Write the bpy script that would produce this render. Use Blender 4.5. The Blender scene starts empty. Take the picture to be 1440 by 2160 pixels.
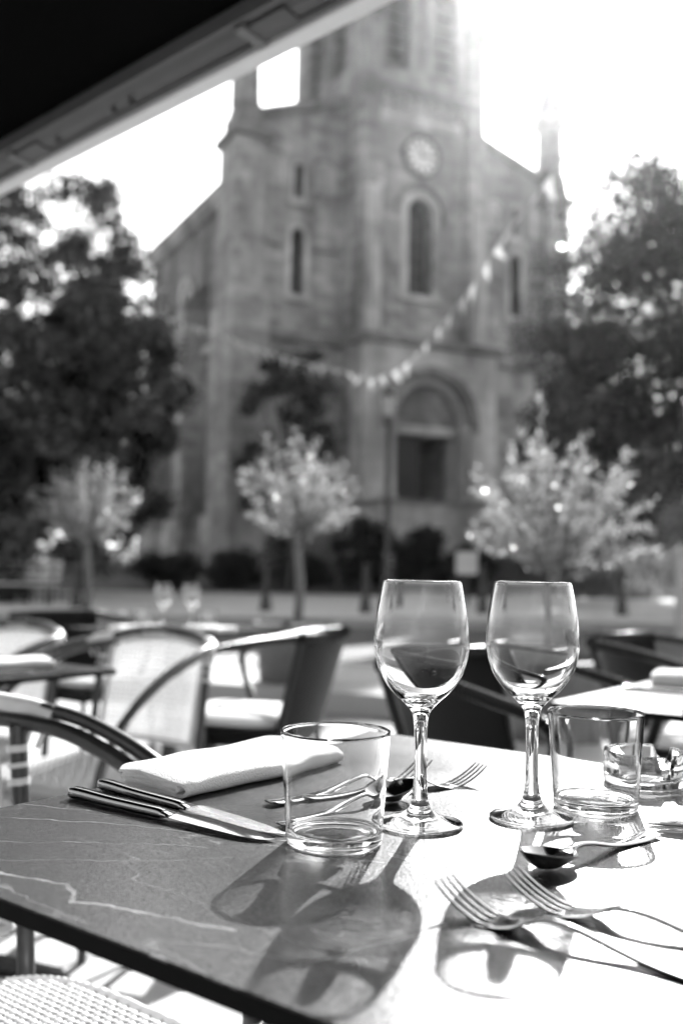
import bpy, math, random
import numpy as np
from mathutils import Vector, Matrix

random.seed(7)
RNG = np.random.default_rng(11)
R = math.radians
SC = bpy.context.scene
COL = SC.collection

# ------------------------------------------------------------------ camera
cam_data = bpy.data.cameras.new('camera')
cam = bpy.data.objects.new('camera', cam_data)
COL.objects.link(cam)
cam.matrix_world = (Matrix.Translation((0, 0, 0.961)) @ Matrix.Rotation(R(90 + 3.13), 4, 'X')
                    @ Matrix.Rotation(R(0.86), 4, 'Z'))
cam_data.sensor_fit = 'VERTICAL'
cam_data.sensor_height = 36.0
cam_data.sensor_width = 24.0
cam_data.lens = 35.0
cam_data.clip_start = 0.02
cam_data.clip_end = 3000.0
cam_data.dof.use_dof = True
cam_data.dof.focus_distance = 0.86
cam_data.dof.aperture_fstop = 3.8
SC.camera = cam

# ------------------------------------------------------------------ light
SUN_EL, SUN_AZ = R(31.0), R(13.9)            # azimuth measured from +Y towards +X
world = bpy.data.worlds.new('World')
SC.world = world
world.use_nodes = True
wn = world.node_tree.nodes
wl = world.node_tree.links
sky = wn.new('ShaderNodeTexSky')
sky.sky_type = 'NISHITA'
sky.sun_disc = False
sky.sun_elevation = SUN_EL
sky.sun_rotation = SUN_AZ
sky.dust_density = 2.0
bw = wn.new('ShaderNodeRGBToBW')             # black and white photograph
bg = wn['Background']
bg.inputs['Strength'].default_value = 0.11
wl.new(sky.outputs[0], bw.inputs[0])
wl.new(bw.outputs[0], bg.inputs['Color'])

sun_data = bpy.data.lights.new('sun', 'SUN')
sun_data.energy = 4.6
sun_data.angle = R(0.53)
sun_data.color = (1, 1, 1)
sun = bpy.data.objects.new('sun', sun_data)
COL.objects.link(sun)
sdir = Vector((math.sin(SUN_AZ) * math.cos(SUN_EL), math.cos(SUN_AZ) * math.cos(SUN_EL), math.sin(SUN_EL)))
sun.rotation_euler = sdir.to_track_quat('Z', 'Y').to_euler()
sun.location = (6, 25, 20)

vs = SC.view_settings
vs.view_transform = 'Standard'
vs.look = 'None'
vs.exposure = 1.8
vs.gamma = 1.0
vs.use_curve_mapping = False

cy = SC.cycles
cy.use_denoising = True
cy.use_adaptive_sampling = True
cy.adaptive_threshold = 0.02
cy.adaptive_min_samples = 24
cy.max_bounces = 16
cy.transmission_bounces = 16
cy.transparent_max_bounces = 12
cy.diffuse_bounces = 3
cy.glossy_bounces = 8
cy.sample_clamp_indirect = 6.0
cy.caustics_refractive = True
cy.caustics_reflective = False
cy.blur_glossy = 0.3
SUNCAUSTIC = True
try:
    sun_data.cycles.is_caustics_light = SUNCAUSTIC
except Exception:
    pass


# ------------------------------------------------------------------ materials
def grey(v):
    return (v, v, v, 1.0)


def mat(name, base, rough=0.6, metal=0.0, spec=0.5, var=0.0, vscale=8.0, bump=0.0, bscale=40.0,
        var2=0.0, v2scale=1.5, coat=0.0, detail=6.0):
    m = bpy.data.materials.new(name)
    m.use_nodes = True
    nt = m.node_tree
    p = nt.nodes['Principled BSDF']
    p.inputs['Base Color'].default_value = grey(base)
    p.inputs['Roughness'].default_value = rough
    p.inputs['Metallic'].default_value = metal
    p.inputs['Specular IOR Level'].default_value = spec
    p.inputs['Coat Weight'].default_value = coat
    tc = nt.nodes.new('ShaderNodeTexCoord')
    out = None
    if var or var2:
        total = None
        for amt, sc in ((var, vscale), (var2, v2scale)):
            if not amt:
                continue
            n = nt.nodes.new('ShaderNodeTexNoise')
            n.inputs['Scale'].default_value = sc
            n.inputs['Detail'].default_value = detail
            n.inputs['Roughness'].default_value = 0.6
            nt.links.new(tc.outputs['Object'], n.inputs['Vector'])
            mr = nt.nodes.new('ShaderNodeMapRange')
            mr.inputs['From Min'].default_value = 0.25
            mr.inputs['From Max'].default_value = 0.75
            mr.inputs['To Min'].default_value = 1 - amt
            mr.inputs['To Max'].default_value = 1 + amt
            nt.links.new(n.outputs['Fac'], mr.inputs['Value'])
            if total is None:
                total = mr.outputs[0]
            else:
                mm = nt.nodes.new('ShaderNodeMath')
                mm.operation = 'MULTIPLY'
                nt.links.new(total, mm.inputs[0])
                nt.links.new(mr.outputs[0], mm.inputs[1])
                total = mm.outputs[0]
        mm = nt.nodes.new('ShaderNodeMath')
        mm.operation = 'MULTIPLY'
        mm.inputs[1].default_value = base
        nt.links.new(total, mm.inputs[0])
        nt.links.new(mm.outputs[0], p.inputs['Base Color'])
    if bump:
        n = nt.nodes.new('ShaderNodeTexNoise')
        n.inputs['Scale'].default_value = bscale
        n.inputs['Detail'].default_value = 4.0
        nt.links.new(tc.outputs['Object'], n.inputs['Vector'])
        b = nt.nodes.new('ShaderNodeBump')
        b.inputs['Strength'].default_value = bump
        b.inputs['Distance'].default_value = 0.01
        nt.links.new(n.outputs['Fac'], b.inputs['Height'])
        nt.links.new(b.outputs[0], p.inputs['Normal'])
    return m


def mat_stone(name, base, sx=0.75, sy=0.36, contrast=0.18):
    """coursed ashlar: brick texture gives block-to-block tone, noise the weathering"""
    m = mat(name, base, 0.85, spec=0.25)
    nt = m.node_tree
    p = nt.nodes['Principled BSDF']
    tc = nt.nodes.new('ShaderNodeTexCoord')
    sep = nt.nodes.new('ShaderNodeSeparateXYZ')
    nt.links.new(tc.outputs['Object'], sep.inputs[0])
    add = nt.nodes.new('ShaderNodeMath')
    nt.links.new(sep.outputs['X'], add.inputs[0])
    nt.links.new(sep.outputs['Y'], add.inputs[1])
    comb = nt.nodes.new('ShaderNodeCombineXYZ')
    nt.links.new(add.outputs[0], comb.inputs['X'])
    nt.links.new(sep.outputs['Z'], comb.inputs['Y'])
    br = nt.nodes.new('ShaderNodeTexBrick')
    br.inputs['Scale'].default_value = 1.0
    br.inputs['Brick Width'].default_value = sx
    br.inputs['Row Height'].default_value = sy
    br.inputs['Mortar Size'].default_value = 0.012
    br.inputs['Color1'].default_value = grey(base * (1 - contrast))
    br.inputs['Color2'].default_value = grey(base * (1 + contrast))
    br.inputs['Mortar'].default_value = grey(base * 0.75)
    nt.links.new(comb.outputs[0], br.inputs['Vector'])
    n = nt.nodes.new('ShaderNodeTexNoise')
    n.inputs['Scale'].default_value = 0.55
    n.inputs['Detail'].default_value = 8
    n.inputs['Roughness'].default_value = 0.65
    st = nt.nodes.new('ShaderNodeMapping')
    st.inputs['Scale'].default_value = (1, 1, 0.35)
    nt.links.new(tc.outputs['Object'], st.inputs['Vector'])
    nt.links.new(st.outputs[0], n.inputs['Vector'])
    mr = nt.nodes.new('ShaderNodeMapRange')
    mr.inputs['From Min'].default_value = 0.3
    mr.inputs['From Max'].default_value = 0.7
    mr.inputs['To Min'].default_value = 0.38
    mr.inputs['To Max'].default_value = 1.6
    nt.links.new(n.outputs['Fac'], mr.inputs['Value'])
    mx = nt.nodes.new('ShaderNodeVectorMath')
    mx.operation = 'SCALE'
    nt.links.new(br.outputs['Color'], mx.inputs[0])
    nt.links.new(mr.outputs[0], mx.inputs['Scale'])
    nt.links.new(mx.outputs[0], p.inputs['Base Color'])
    b = nt.nodes.new('ShaderNodeBump')
    b.inputs['Strength'].default_value = 0.5
    b.inputs['Distance'].default_value = 0.03
    nt.links.new(br.outputs['Fac'], b.inputs['Height'])
    b.invert = True
    nt.links.new(b.outputs[0], p.inputs['Normal'])
    return m


def mat_leaf(name, base, trans=0.45, gloss=0.12, rough=0.3, var=0.5):
    m = bpy.data.materials.new(name)
    m.use_nodes = True
    nt = m.node_tree
    nt.nodes.remove(nt.nodes['Principled BSDF'])
    out = nt.nodes['Material Output']
    geo = nt.nodes.new('ShaderNodeNewGeometry')
    mr = nt.nodes.new('ShaderNodeMapRange')
    mr.inputs['To Min'].default_value = base * (1 - var)
    mr.inputs['To Max'].default_value = base * (1 + var)
    nt.links.new(geo.outputs['Random Per Island'], mr.inputs['Value'])
    d = nt.nodes.new('ShaderNodeBsdfDiffuse')
    t = nt.nodes.new('ShaderNodeBsdfTranslucent')
    g = nt.nodes.new('ShaderNodeBsdfGlossy')
    g.inputs['Roughness'].default_value = rough
    g.inputs['Color'].default_value = grey(0.8)
    nt.links.new(mr.outputs[0], d.inputs['Color'])
    nt.links.new(mr.outputs[0], t.inputs['Color'])
    m1 = nt.nodes.new('ShaderNodeMixShader')
    m1.inputs[0].default_value = trans
    nt.links.new(d.outputs[0], m1.inputs[1])
    nt.links.new(t.outputs[0], m1.inputs[2])
    m2 = nt.nodes.new('ShaderNodeMixShader')
    m2.inputs[0].default_value = gloss
    nt.links.new(m1.outputs[0], m2.inputs[1])
    nt.links.new(g.outputs[0], m2.inputs[2])
    nt.links.new(m2.outputs[0], out.inputs['Surface'])
    return m


def mat_glass(name='clear_glass', ior=1.5, tint=0.97):
    m = bpy.data.materials.new(name)
    m.use_nodes = True
    nt = m.node_tree
    p = nt.nodes['Principled BSDF']
    p.inputs['Base Color'].default_value = grey(tint)
    p.inputs['Transmission Weight'].default_value = 1.0
    p.inputs['Roughness'].default_value = 0.0
    p.inputs['IOR'].default_value = ior
    return m


def mat_table():
    """dark stone-look laminate with pale veins; vein course follows the slab's own coordinates"""
    m = mat('dark_veined_laminate', 0.03, 0.3, spec=0.36)
    nt = m.node_tree
    N, L = nt.nodes, nt.links
    p = N['Principled BSDF']
    tc = N.new('ShaderNodeTexCoord')
    nz = N.new('ShaderNodeTexNoise')
    nz.inputs['Scale'].default_value = 38
    nz.inputs['Detail'].default_value = 5
    L.new(tc.outputs['Object'], nz.inputs['Vector'])
    sub = N.new('ShaderNodeVectorMath')
    sub.operation = 'SUBTRACT'
    sub.inputs[1].default_value = (0.5, 0.5, 0.5)
    L.new(nz.outputs['Color'], sub.inputs[0])
    sc = N.new('ShaderNodeVectorMath')
    sc.operation = 'SCALE'
    sc.inputs['Scale'].default_value = 0.016
    L.new(sub.outputs[0], sc.inputs[0])
    pos = N.new('ShaderNodeVectorMath')
    pos.operation = 'ADD'
    L.new(tc.outputs['Object'], pos.inputs[0])
    L.new(sc.outputs[0], pos.inputs[1])
    flat = N.new('ShaderNodeVectorMath')
    flat.operation = 'MULTIPLY'
    flat.inputs[1].default_value = (1, 1, 0)
    L.new(pos.outputs[0], flat.inputs[0])
    P = flat.outputs[0]
    # width noise
    wnz = N.new('ShaderNodeTexNoise')
    wnz.inputs['Scale'].default_value = 22
    wnz.inputs['Detail'].default_value = 4
    L.new(tc.outputs['Object'], wnz.inputs['Vector'])

    def math_node(op, a, b=None, c=None):
        n = N.new('ShaderNodeMath')
        n.operation = op
        for i, x in enumerate((a, b, c)):
            if x is None:
                continue
            if isinstance(x, (int, float)):
                n.inputs[i].default_value = x
            else:
                L.new(x, n.inputs[i])
        return n.outputs[0]

    def segment(a, b, w, strength):
        a = Vector((a[0], a[1], 0))
        b = Vector((b[0], b[1], 0))
        ba = b - a
        s = N.new('ShaderNodeVectorMath')
        s.operation = 'SUBTRACT'
        s.inputs[1].default_value = a
        L.new(P, s.inputs[0])
        dt = N.new('ShaderNodeVectorMath')
        dt.operation = 'DOT_PRODUCT'
        dt.inputs[1].default_value = ba / ba.length_squared
        L.new(s.outputs[0], dt.inputs[0])
        cl = N.new('ShaderNodeClamp')
        L.new(dt.outputs['Value'], cl.inputs['Value'])
        e = N.new('ShaderNodeVectorMath')
        e.operation = 'SCALE'
        e.inputs[0].default_value = ba
        L.new(cl.outputs[0], e.inputs['Scale'])
        q = N.new('ShaderNodeVectorMath')
        q.operation = 'DISTANCE'
        L.new(s.outputs[0], q.inputs[0])
        L.new(e.outputs[0], q.inputs[1])
        mr = N.new('ShaderNodeMapRange')
        mr.interpolation_type = 'SMOOTHSTEP'
        mr.inputs['From Min'].default_value = w * 0.25
        mr.inputs['From Max'].default_value = w
        mr.inputs['To Min'].default_value = strength
        mr.inputs['To Max'].default_value = 0
        L.new(q.outputs['Value'], mr.inputs['Value'])
        return mr.outputs[0]

    val = None
    for pts, w, st in VEINS:
        for a, b in zip(pts[:-1], pts[1:]):
            o = segment(a, b, w, st)
            val = o if val is None else math_node('MAXIMUM', val, o)
    br = math_node('MULTIPLY', val, math_node('MULTIPLY_ADD', wnz.outputs['Fac'], 2.6, -0.55))
    # hairline random veins
    st = N.new('ShaderNodeMapping')
    st.inputs['Rotation'].default_value = (0, 0, R(-22))
    st.inputs['Scale'].default_value = (0.35, 1.4, 0)
    L.new(pos.outputs[0], st.inputs['Vector'])
    hn = N.new('ShaderNodeTexNoise')
    hn.inputs['Scale'].default_value = 9
    hn.inputs['Detail'].default_value = 3
    L.new(st.outputs[0], hn.inputs['Vector'])
    ab = math_node('ABSOLUTE', math_node('SUBTRACT', hn.outputs['Fac'], 0.5))
    hl = N.new('ShaderNodeMapRange')
    hl.inputs['From Min'].default_value = 0.0
    hl.inputs['From Max'].default_value = 0.006
    hl.inputs['To Min'].default_value = 0.7
    hl.inputs['To Max'].default_value = 0.0
    L.new(ab, hl.inputs['Value'])
    hm = N.new('ShaderNodeTexNoise')
    hm.inputs['Scale'].default_value = 7
    L.new(tc.outputs['Object'], hm.inputs['Vector'])
    hk = N.new('ShaderNodeMapRange')
    hk.inputs['From Min'].default_value = 0.42
    hk.inputs['From Max'].default_value = 0.68
    L.new(hm.outputs['Fac'], hk.inputs['Value'])
    hair = math_node('MULTIPLY', hl.outputs[0], hk.outputs[0])
    vein = N.new('ShaderNodeClamp')
    L.new(math_node('MAXIMUM', br, hair), vein.inputs['Value'])
    # speckle and clouding of the ground tone
    sp = N.new('ShaderNodeTexNoise')
    sp.inputs['Scale'].default_value = 420
    sp.inputs['Detail'].default_value = 6
    L.new(tc.outputs['Object'], sp.inputs['Vector'])
    cl = N.new('ShaderNodeTexNoise')
    cl.inputs['Scale'].default_value = 7
    cl.inputs['Detail'].default_value = 7
    L.new(tc.outputs['Object'], cl.inputs['Vector'])
    tone = math_node('MULTIPLY', math_node('MULTIPLY_ADD', sp.outputs['Fac'], 2.4, -0.2),
                     math_node('MULTIPLY_ADD', cl.outputs['Fac'], 0.9, 0.55))
    ground = math_node('MULTIPLY', tone, 0.022)
    fin = N.new('ShaderNodeMix')
    fin.data_type = 'FLOAT'
    L.new(vein.outputs[0], fin.inputs[0])
    L.new(ground, fin.inputs[2])
    fin.inputs[3].default_value = 0.22
    L.new(fin.outputs[0], p.inputs['Base Color'])
    rg = math_node('MULTIPLY_ADD', cl.outputs['Fac'], 0.10, 0.20)
    L.new(rg, p.inputs['Roughness'])
    b = N.new('ShaderNodeBump')
    spv = N.new('ShaderNodeMapRange')
    spv.inputs['From Min'].default_value = 0.35
    spv.inputs['From Max'].default_value = 0.65
    spv.inputs['To Min'].default_value = 0.12
    spv.inputs['To Max'].default_value = 0.62
    L.new(sp.outputs['Fac'], spv.inputs['Value'])
    L.new(spv.outputs[0], p.inputs['Specular IOR Level'])
    b.inputs['Strength'].default_value = 0.35
    b.inputs['Distance'].default_value = 0.0006
    L.new(sp.outputs['Fac'], b.inputs['Height'])
    L.new(b.outputs[0], p.inputs['Normal'])
    return m


# ------------------------------------------------------------------ mesh helpers
class MB:
    def __init__(self):
        self.v, self.f = [], []

    def add(self, vs_, fs_):
        o = len(self.v)
        self.v += [tuple(x) for x in vs_]
        self.f += [tuple(i + o for i in q) for q in fs_]
        return self

    def box(self, x0, x1, y0, y1, z0, z1, M=None):
        c = [Vector((x, y, z)) for z in (z0, z1) for y in (y0, y1) for x in (x0, x1)]
        if M is not None:
            c = [M @ q for q in c]
        return self.add(c, [(0, 2, 3, 1), (4, 5, 7, 6), (0, 1, 5, 4), (2, 6, 7, 3), (0, 4, 6, 2), (1, 3, 7, 5)])

    def bev_box(self, x0, x1, y0, y1, z0, z1, b=0.004, M=None):
        """box with chamfered top edges"""
        lo = [(x0, y0), (x1, y0), (x1, y1), (x0, y1)]
        hi = [(x0 + b, y0 + b), (x1 - b, y0 + b), (x1 - b, y1 - b), (x0 + b, y1 - b)]
        vv = [Vector((x, y, z0)) for x, y in lo] + [Vector((x, y, z1 - b)) for x, y in lo] + [Vector((x, y, z1)) for x, y in hi]
        if M is not None:
            vv = [M @ q for q in vv]
        ff = [(3, 2, 1, 0), (8, 9, 10, 11)]
        for k in (0, 4):
            for i in range(4):
                j = (i + 1) % 4
                ff.append((k + i, k + j, k + 4 + j, k + 4 + i))
        return self.add(vv, ff)

    def tube(self, path, r, seg=10, closed=False, caps=True):
        path = [Vector(p) for p in path]
        n = len(path)
        rr = r if isinstance(r, (list, tuple)) else [r] * n
        tang = []
        for i in range(n):
            if closed:
                t = path[(i + 1) % n] - path[i - 1]
            else:
                t = path[min(i + 1, n - 1)] - path[max(i - 1, 0)]
            tang.append(t.normalized())
        up = Vector((0, 0, 1)) if abs(tang[0].z) < 0.9 else Vector((1, 0, 0))
        nrm = (up - tang[0] * up.dot(tang[0])).normalized()
        vv, ff = [], []
        for i in range(n):
            nrm = (nrm - tang[i] * nrm.dot(tang[i]))
            nrm = nrm.normalized() if nrm.length > 1e-6 else tang[i].orthogonal().normalized()
            bi = tang[i].cross(nrm)
            for k in range(seg):
                a = 2 * math.pi * k / seg
                vv.append(path[i] + (nrm * math.cos(a) + bi * math.sin(a)) * rr[i])
        m = n if closed else n - 1
        for i in range(m):
            for k in range(seg):
                a, b = i * seg + k, i * seg + (k + 1) % seg
                c, d = ((i + 1) % n) * seg + (k + 1) % seg, ((i + 1) % n) * seg + k
                ff.append((a, b, c, d))
        if caps and not closed:
            ff.append(tuple(range(seg - 1, -1, -1)))
            ff.append(tuple((n - 1) * seg + k for k in range(seg)))
        return self.add(vv, ff)

    def lathe(self, prof, seg=48, c=(0, 0, 0)):
        """prof: (r, z) list; r == 0 points become poles"""
        rings, vv, ff = [], [], []
        for r, z in prof:
            if r < 1e-7:
                rings.append([len(vv)])
                vv.append((c[0], c[1], c[2] + z))
            else:
                rings.append(list(range(len(vv), len(vv) + seg)))
                for k in range(seg):
                    a = 2 * math.pi * k / seg
                    vv.append((c[0] + r * math.cos(a), c[1] + r * math.sin(a), c[2] + z))
        for A, B in zip(rings[:-1], rings[1:]):
            for k in range(seg):
                k2 = (k + 1) % seg
                if len(A) == 1 and len(B) == 1:
                    continue
                if len(A) == 1:
                    ff.append((A[0], B[k2], B[k]))
                elif len(B) == 1:
                    ff.append((A[k], A[k2], B[0]))
                else:
                    ff.append((A[k], A[k2], B[k2], B[k]))
        return self.add(vv, ff)

    def prism(self, poly, y0, y1, M=None):
        """poly in (x, z), extruded along y"""
        n = len(poly)
        vv = [Vector((x, y0, z)) for x, z in poly] + [Vector((x, y1, z)) for x, z in poly]
        if M is not None:
            vv = [M @ q for q in vv]
        ff = [tuple(range(n)), tuple(range(2 * n - 1, n - 1, -1))]
        ff += [((i + 1) % n, i, n + i, n + (i + 1) % n) for i in range(n)]
        return self.add(vv, ff)

    def loft(self, rings, closed_ring=True, caps=True):
        n = len(rings[0])
        vv = [p for r_ in rings for p in r_]
        ff = []
        for i in range(len(rings) - 1):
            for k in range(n if closed_ring else n - 1):
                k2 = (k + 1) % n
                ff.append((i * n + k, i * n + k2, (i + 1) * n + k2, (i + 1) * n + k))
        if caps and closed_ring:
            ff.append(tuple(range(n - 1, -1, -1)))
            ff.append(tuple((len(rings) - 1) * n + k for k in range(n)))
        return self.add(vv, ff)

    def mesh(self, name, smooth=True, angle=40):
        me = bpy.data.meshes.new(name)
        me.from_pydata([tuple(q) for q in self.v], [], self.f)
        me.update()
        fix_normals(me)
        if smooth:
            me.polygons.foreach_set('use_smooth', [True] * len(me.polygons))
            try:
                me.set_sharp_from_angle(angle=R(angle))
            except Exception:
                pass
        return me


def fix_normals(me):
    import bmesh
    bm = bmesh.new()
    bm.from_mesh(me)
    bmesh.ops.recalc_face_normals(bm, faces=bm.faces)
    bm.to_mesh(me)
    bm.free()


def obj(name, data, material=None, parent=None, smooth=True, angle=40, loc=None, rotz=None):
    if isinstance(data, MB):
        data = data.mesh(name, smooth, angle)
    o = bpy.data.objects.new(name, data)
    COL.objects.link(o)
    if material is not None and not data.materials:
        data.materials.append(material)
    if parent is not None:
        o.parent = parent
    if loc is not None:
        o.location = loc
    if rotz is not None:
        o.rotation_euler = (0, 0, rotz)
    return o


def tag(o, label=None, cat=None, group=None, kind=None):
    if label:
        o['label'] = label
    if cat:
        o['category'] = cat
    if group:
        o['group'] = group
    if kind:
        o['kind'] = kind
    return o


def thing(name, label, cat, loc=(0, 0, 0), rotz=0.0, group=None):
    o = bpy.data.objects.new(name, None)
    COL.objects.link(o)
    o.empty_display_size = 0.1
    o.location = loc
    o.rotation_euler = (0, 0, rotz)
    return tag(o, label, cat, group)


def copy_tree(root, loc, rotz, label=None, group=None):
    r_ = root.copy()
    COL.objects.link(r_)
    r_.location = loc
    r_.rotation_euler = (0, 0, rotz)
    if label:
        r_['label'] = label
    if group:
        r_['group'] = group
    for ch in root.children:
        c = ch.copy()
        COL.objects.link(c)
        c.parent = r_
        for g in ch.children:
            d = g.copy()
            COL.objects.link(d)
            d.parent = c
    return r_


def spline(pts, n=8):
    """Catmull-Rom through the points"""
    pts = [Vector(p) for p in pts]
    out = []
    for i in range(len(pts) - 1):
        p0 = pts[max(i - 1, 0)]
        p1, p2 = pts[i], pts[i + 1]
        p3 = pts[min(i + 2, len(pts) - 1)]
        for k in range(n):
            t = k / n
            out.append(0.5 * ((2 * p1) + (p2 - p0) * t + (2 * p0 - 5 * p1 + 4 * p2 - p3) * t * t
                              + (3 * p1 - p0 - 3 * p2 + p3) * t ** 3))
    out.append(pts[-1])
    return out


def spline1(xs, ys, q):
    return float(np.interp(q, xs, ys))


def cut(o, cutters):
    """subtract solid MBs from o and bake the result"""
    tmp = []
    for c in cutters:
        co = obj('cutter', c, smooth=False)
        co.parent = o.parent
        md = o.modifiers.new('b', 'BOOLEAN')
        md.object = co
        md.operation = 'DIFFERENCE'
        md.solver = 'EXACT'
        tmp.append(co)
    bpy.context.view_layer.update()
    dg = bpy.context.evaluated_depsgraph_get()
    me = bpy.data.meshes.new_from_object(o.evaluated_get(dg))
    mats = list(o.data.materials)
    o.modifiers.clear()
    o.data = me
    me.materials.clear()
    for m in mats:
        me.materials.append(m)
    for c in tmp:
        bpy.data.objects.remove(c)


# ------------------------------------------------------------------ layout of the terrace
U = Vector((0.62, 0.785, 0)).normalized()      # across the tables
V = Vector((U.y, -U.x, 0))                     # along the tables
ANG_V = math.atan2(V.y, V.x)
ANG_U = math.atan2(U.y, U.x)
SLOPE = -0.017


def gz(y):
    return SLOPE * y


TOP = 0.74                                     # main table top


def TP(a, b, h=0.0):
    """point on the main table: a across, b along"""
    q = U * a + V * b
    return Vector((q.x, q.y, TOP + h))


A0, A1, B0, B1 = 0.387, 1.0925, -0.80, 0.42
TC = U * ((A0 + A1) / 2) + V * ((B0 + B1) / 2)


def tloc(x, y):
    """world xy -> table local (x along V, y along U)"""
    d = Vector((x, y, 0)) - TC
    return (d.dot(V), d.dot(U))


def W(*p):
    return [tloc(x, y) for x, y in p]


VEINS = [
    (W((-0.32, 0.745), (-0.239, 0.722), (-0.185, 0.698), (-0.176, 0.68), (-0.171, 0.663), (-0.139, 0.652), (-0.084, 0.627), (-0.06, 0.615)), 0.0026, 1.0),
    (W((-0.36, 0.885), (-0.20, 0.862), (-0.10, 0.83), (-0.04, 0.816), (0.03, 0.80)), 0.0009, 0.7),
    (W((-0.37, 0.80), (-0.26, 0.80), (-0.15, 0.80), (-0.10, 0.79)), 0.0008, 0.55),
    (W((-0.31, 0.93), (-0.22, 0.90), (-0.15, 0.868), (-0.08, 0.842)), 0.0011, 0.8),
    (W((-0.28, 0.75), (-0.14, 0.755), (-0.02, 0.775)), 0.0007, 0.45),
    (W((-0.105, 0.575), (-0.075, 0.545), (-0.072, 0.515)), 0.0035, 0.9),
    (W((0.02, 0.955), (0.14, 1.0), (0.26, 1.06)), 0.0013, 0.7),
    (W((-0.05, 0.96), (0.02, 1.0)), 0.0009, 0.6),
    (W((-0.03, 0.555), (0.03, 0.60), (0.07, 0.63)), 0.0013, 0.6),
]

# ------------------------------------------------------------------ shared materials
M_GLASS = mat_glass()
M_STEEL = mat('polished_steel', 0.52, 0.10, 1.0, var=0.06, vscale=60)
M_KNIFE = mat('steel_darkened_reflection', 0.34, 0.09, 1.0, var=0.06, vscale=60)  # steel colour darkened to stand in for the dark surroundings it mirrors
M_STEEL2 = mat('hammered_steel', 0.5, 0.2, 1.0, bump=0.9, bscale=520)
M_TABLE = mat_table()
M_CORE = mat('black_laminate_core', 0.004, 0.6, spec=0.08)
M_BLACKMETAL = mat('black_powder_coat', 0.012, 0.4)
M_LINEN = mat('white_cotton', 0.8, 0.95, spec=0.1, bump=0.5, bscale=600, var=0.04, vscale=30)
M_BAMBOO = mat('dark_bamboo_tube', 0.03, 0.28, spec=0.6, var=0.4, vscale=14)
M_BIND = mat('pale_binding', 0.6, 0.4, var=0.08, vscale=60)
M_WEAVE = mat_leaf('white_resin_weave', 0.62, 0.3, 0.06, 0.35, 0.06)
M_WEAVEB = mat_leaf('white_resin_back', 0.85, 0.55, 0.05, 0.35, 0.08)
M_RATTAN = mat('black_rattan', 0.005, 0.3, spec=0.3, var=0.3, vscale=90)
M_CUSHION = mat('pale_cushion', 0.6, 0.9, bump=0.3, bscale=200)
M_POT = mat('grey_planter', 0.10, 0.65, var=0.2, vscale=12, bump=0.2, bscale=60)
M_SOIL = mat('potting_soil', 0.03, 0.95, bump=1.0, bscale=60, var=0.5, vscale=60)
M_BARK = mat('grey_bark', 0.12, 0.9, var=0.35, vscale=30, bump=0.8, bscale=40)
M_BARKD = mat('dark_bark', 0.05, 0.9, var=0.35, vscale=6, bump=0.8, bscale=14)
M_PAVE = mat('pale_paving', 0.36, 0.8, var=0.12, vscale=9, bump=0.25, bscale=90, var2=0.12, v2scale=0.9)
M_MORTAR = mat('sand_joint', 0.2, 0.95, bump=0.4, bscale=200)
M_KERB = mat('granite_kerb', 0.34, 0.75, var=0.18, vscale=60, var2=0.1, v2scale=1.2)
M_ASPH = mat('asphalt', 0.055, 0.85, var=0.25, vscale=35, var2=0.2, v2scale=0.5, bump=0.5, bscale=120)
M_FARPAVE = mat('far_pavement', 0.48, 0.85, var=0.18, vscale=4, var2=0.15, v2scale=0.6)
M_GROUND = mat('earth', 0.12, 0.95, var=0.2, vscale=1.5)
M_LAWN = mat('lawn', 0.075, 0.95, var=0.4, vscale=5, var2=0.3, v2scale=0.7)
M_STONE = mat_stone('church_limestone', 0.34, contrast=0.26)
M_STONE_L = mat_stone('church_limestone_light', 0.50, 0.9, 0.45, 0.12)
M_STONE_D = mat_stone('church_rubble', 0.23, 0.5, 0.28, 0.22)
M_SLATE = mat('slate_roof', 0.06, 0.6, var=0.2, vscale=4)
M_WINDOW = mat('leaded_glass', 0.02, 0.25, var=0.4, vscale=9)
M_DOOR = mat('oak_door', 0.05, 0.6, var=0.2, vscale=6)
M_CLOCK = mat('clock_enamel', 0.9, 0.5)
M_CLOCKD = mat('clock_black', 0.02, 0.5)
M_IRON = mat('painted_iron', 0.03, 0.5)
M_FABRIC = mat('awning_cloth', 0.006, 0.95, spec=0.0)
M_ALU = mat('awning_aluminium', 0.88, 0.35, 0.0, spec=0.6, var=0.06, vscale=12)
M_FLAG = mat_leaf('bunting_cloth', 0.75, 0.5, 0.02, 0.6, 0.08)
M_PALE = mat('pale_paint', 0.5, 0.6, var=0.1, vscale=6)
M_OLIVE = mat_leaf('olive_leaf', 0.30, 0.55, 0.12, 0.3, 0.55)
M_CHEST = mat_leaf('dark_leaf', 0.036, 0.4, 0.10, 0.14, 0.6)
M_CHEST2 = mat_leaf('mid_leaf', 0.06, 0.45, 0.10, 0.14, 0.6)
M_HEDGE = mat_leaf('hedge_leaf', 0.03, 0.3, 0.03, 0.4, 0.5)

# ------------------------------------------------------------------ the setting: ground
def sheet(name, pts, material, label=None):
    mb = MB()
    mb.add(pts, [tuple(range(len(pts)))])
    o = obj(name, mb, material, smooth=False)
    tag(o, label, None, None, 'structure')
    return o


sheet('ground', [(-1500, -300, -0.32), (1500, -300, -0.32), (1500, 2500, -0.32), (-1500, 2500, -0.32)], M_GROUND)

# kerb line of the terrace (step up to the road-side pavement)
K0 = Vector((0.162, 7.40, 0))
KD = Vector((-0.90, 0.43, 0)).normalized()
KN = Vector((-KD.y, KD.x, 0))
if KN.y < 0:
    KN = -KN
UPZ = 0.02


def kp(s, d, z):
    q = K0 + KD * s + KN * d
    return Vector((q.x, q.y, z))


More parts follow.
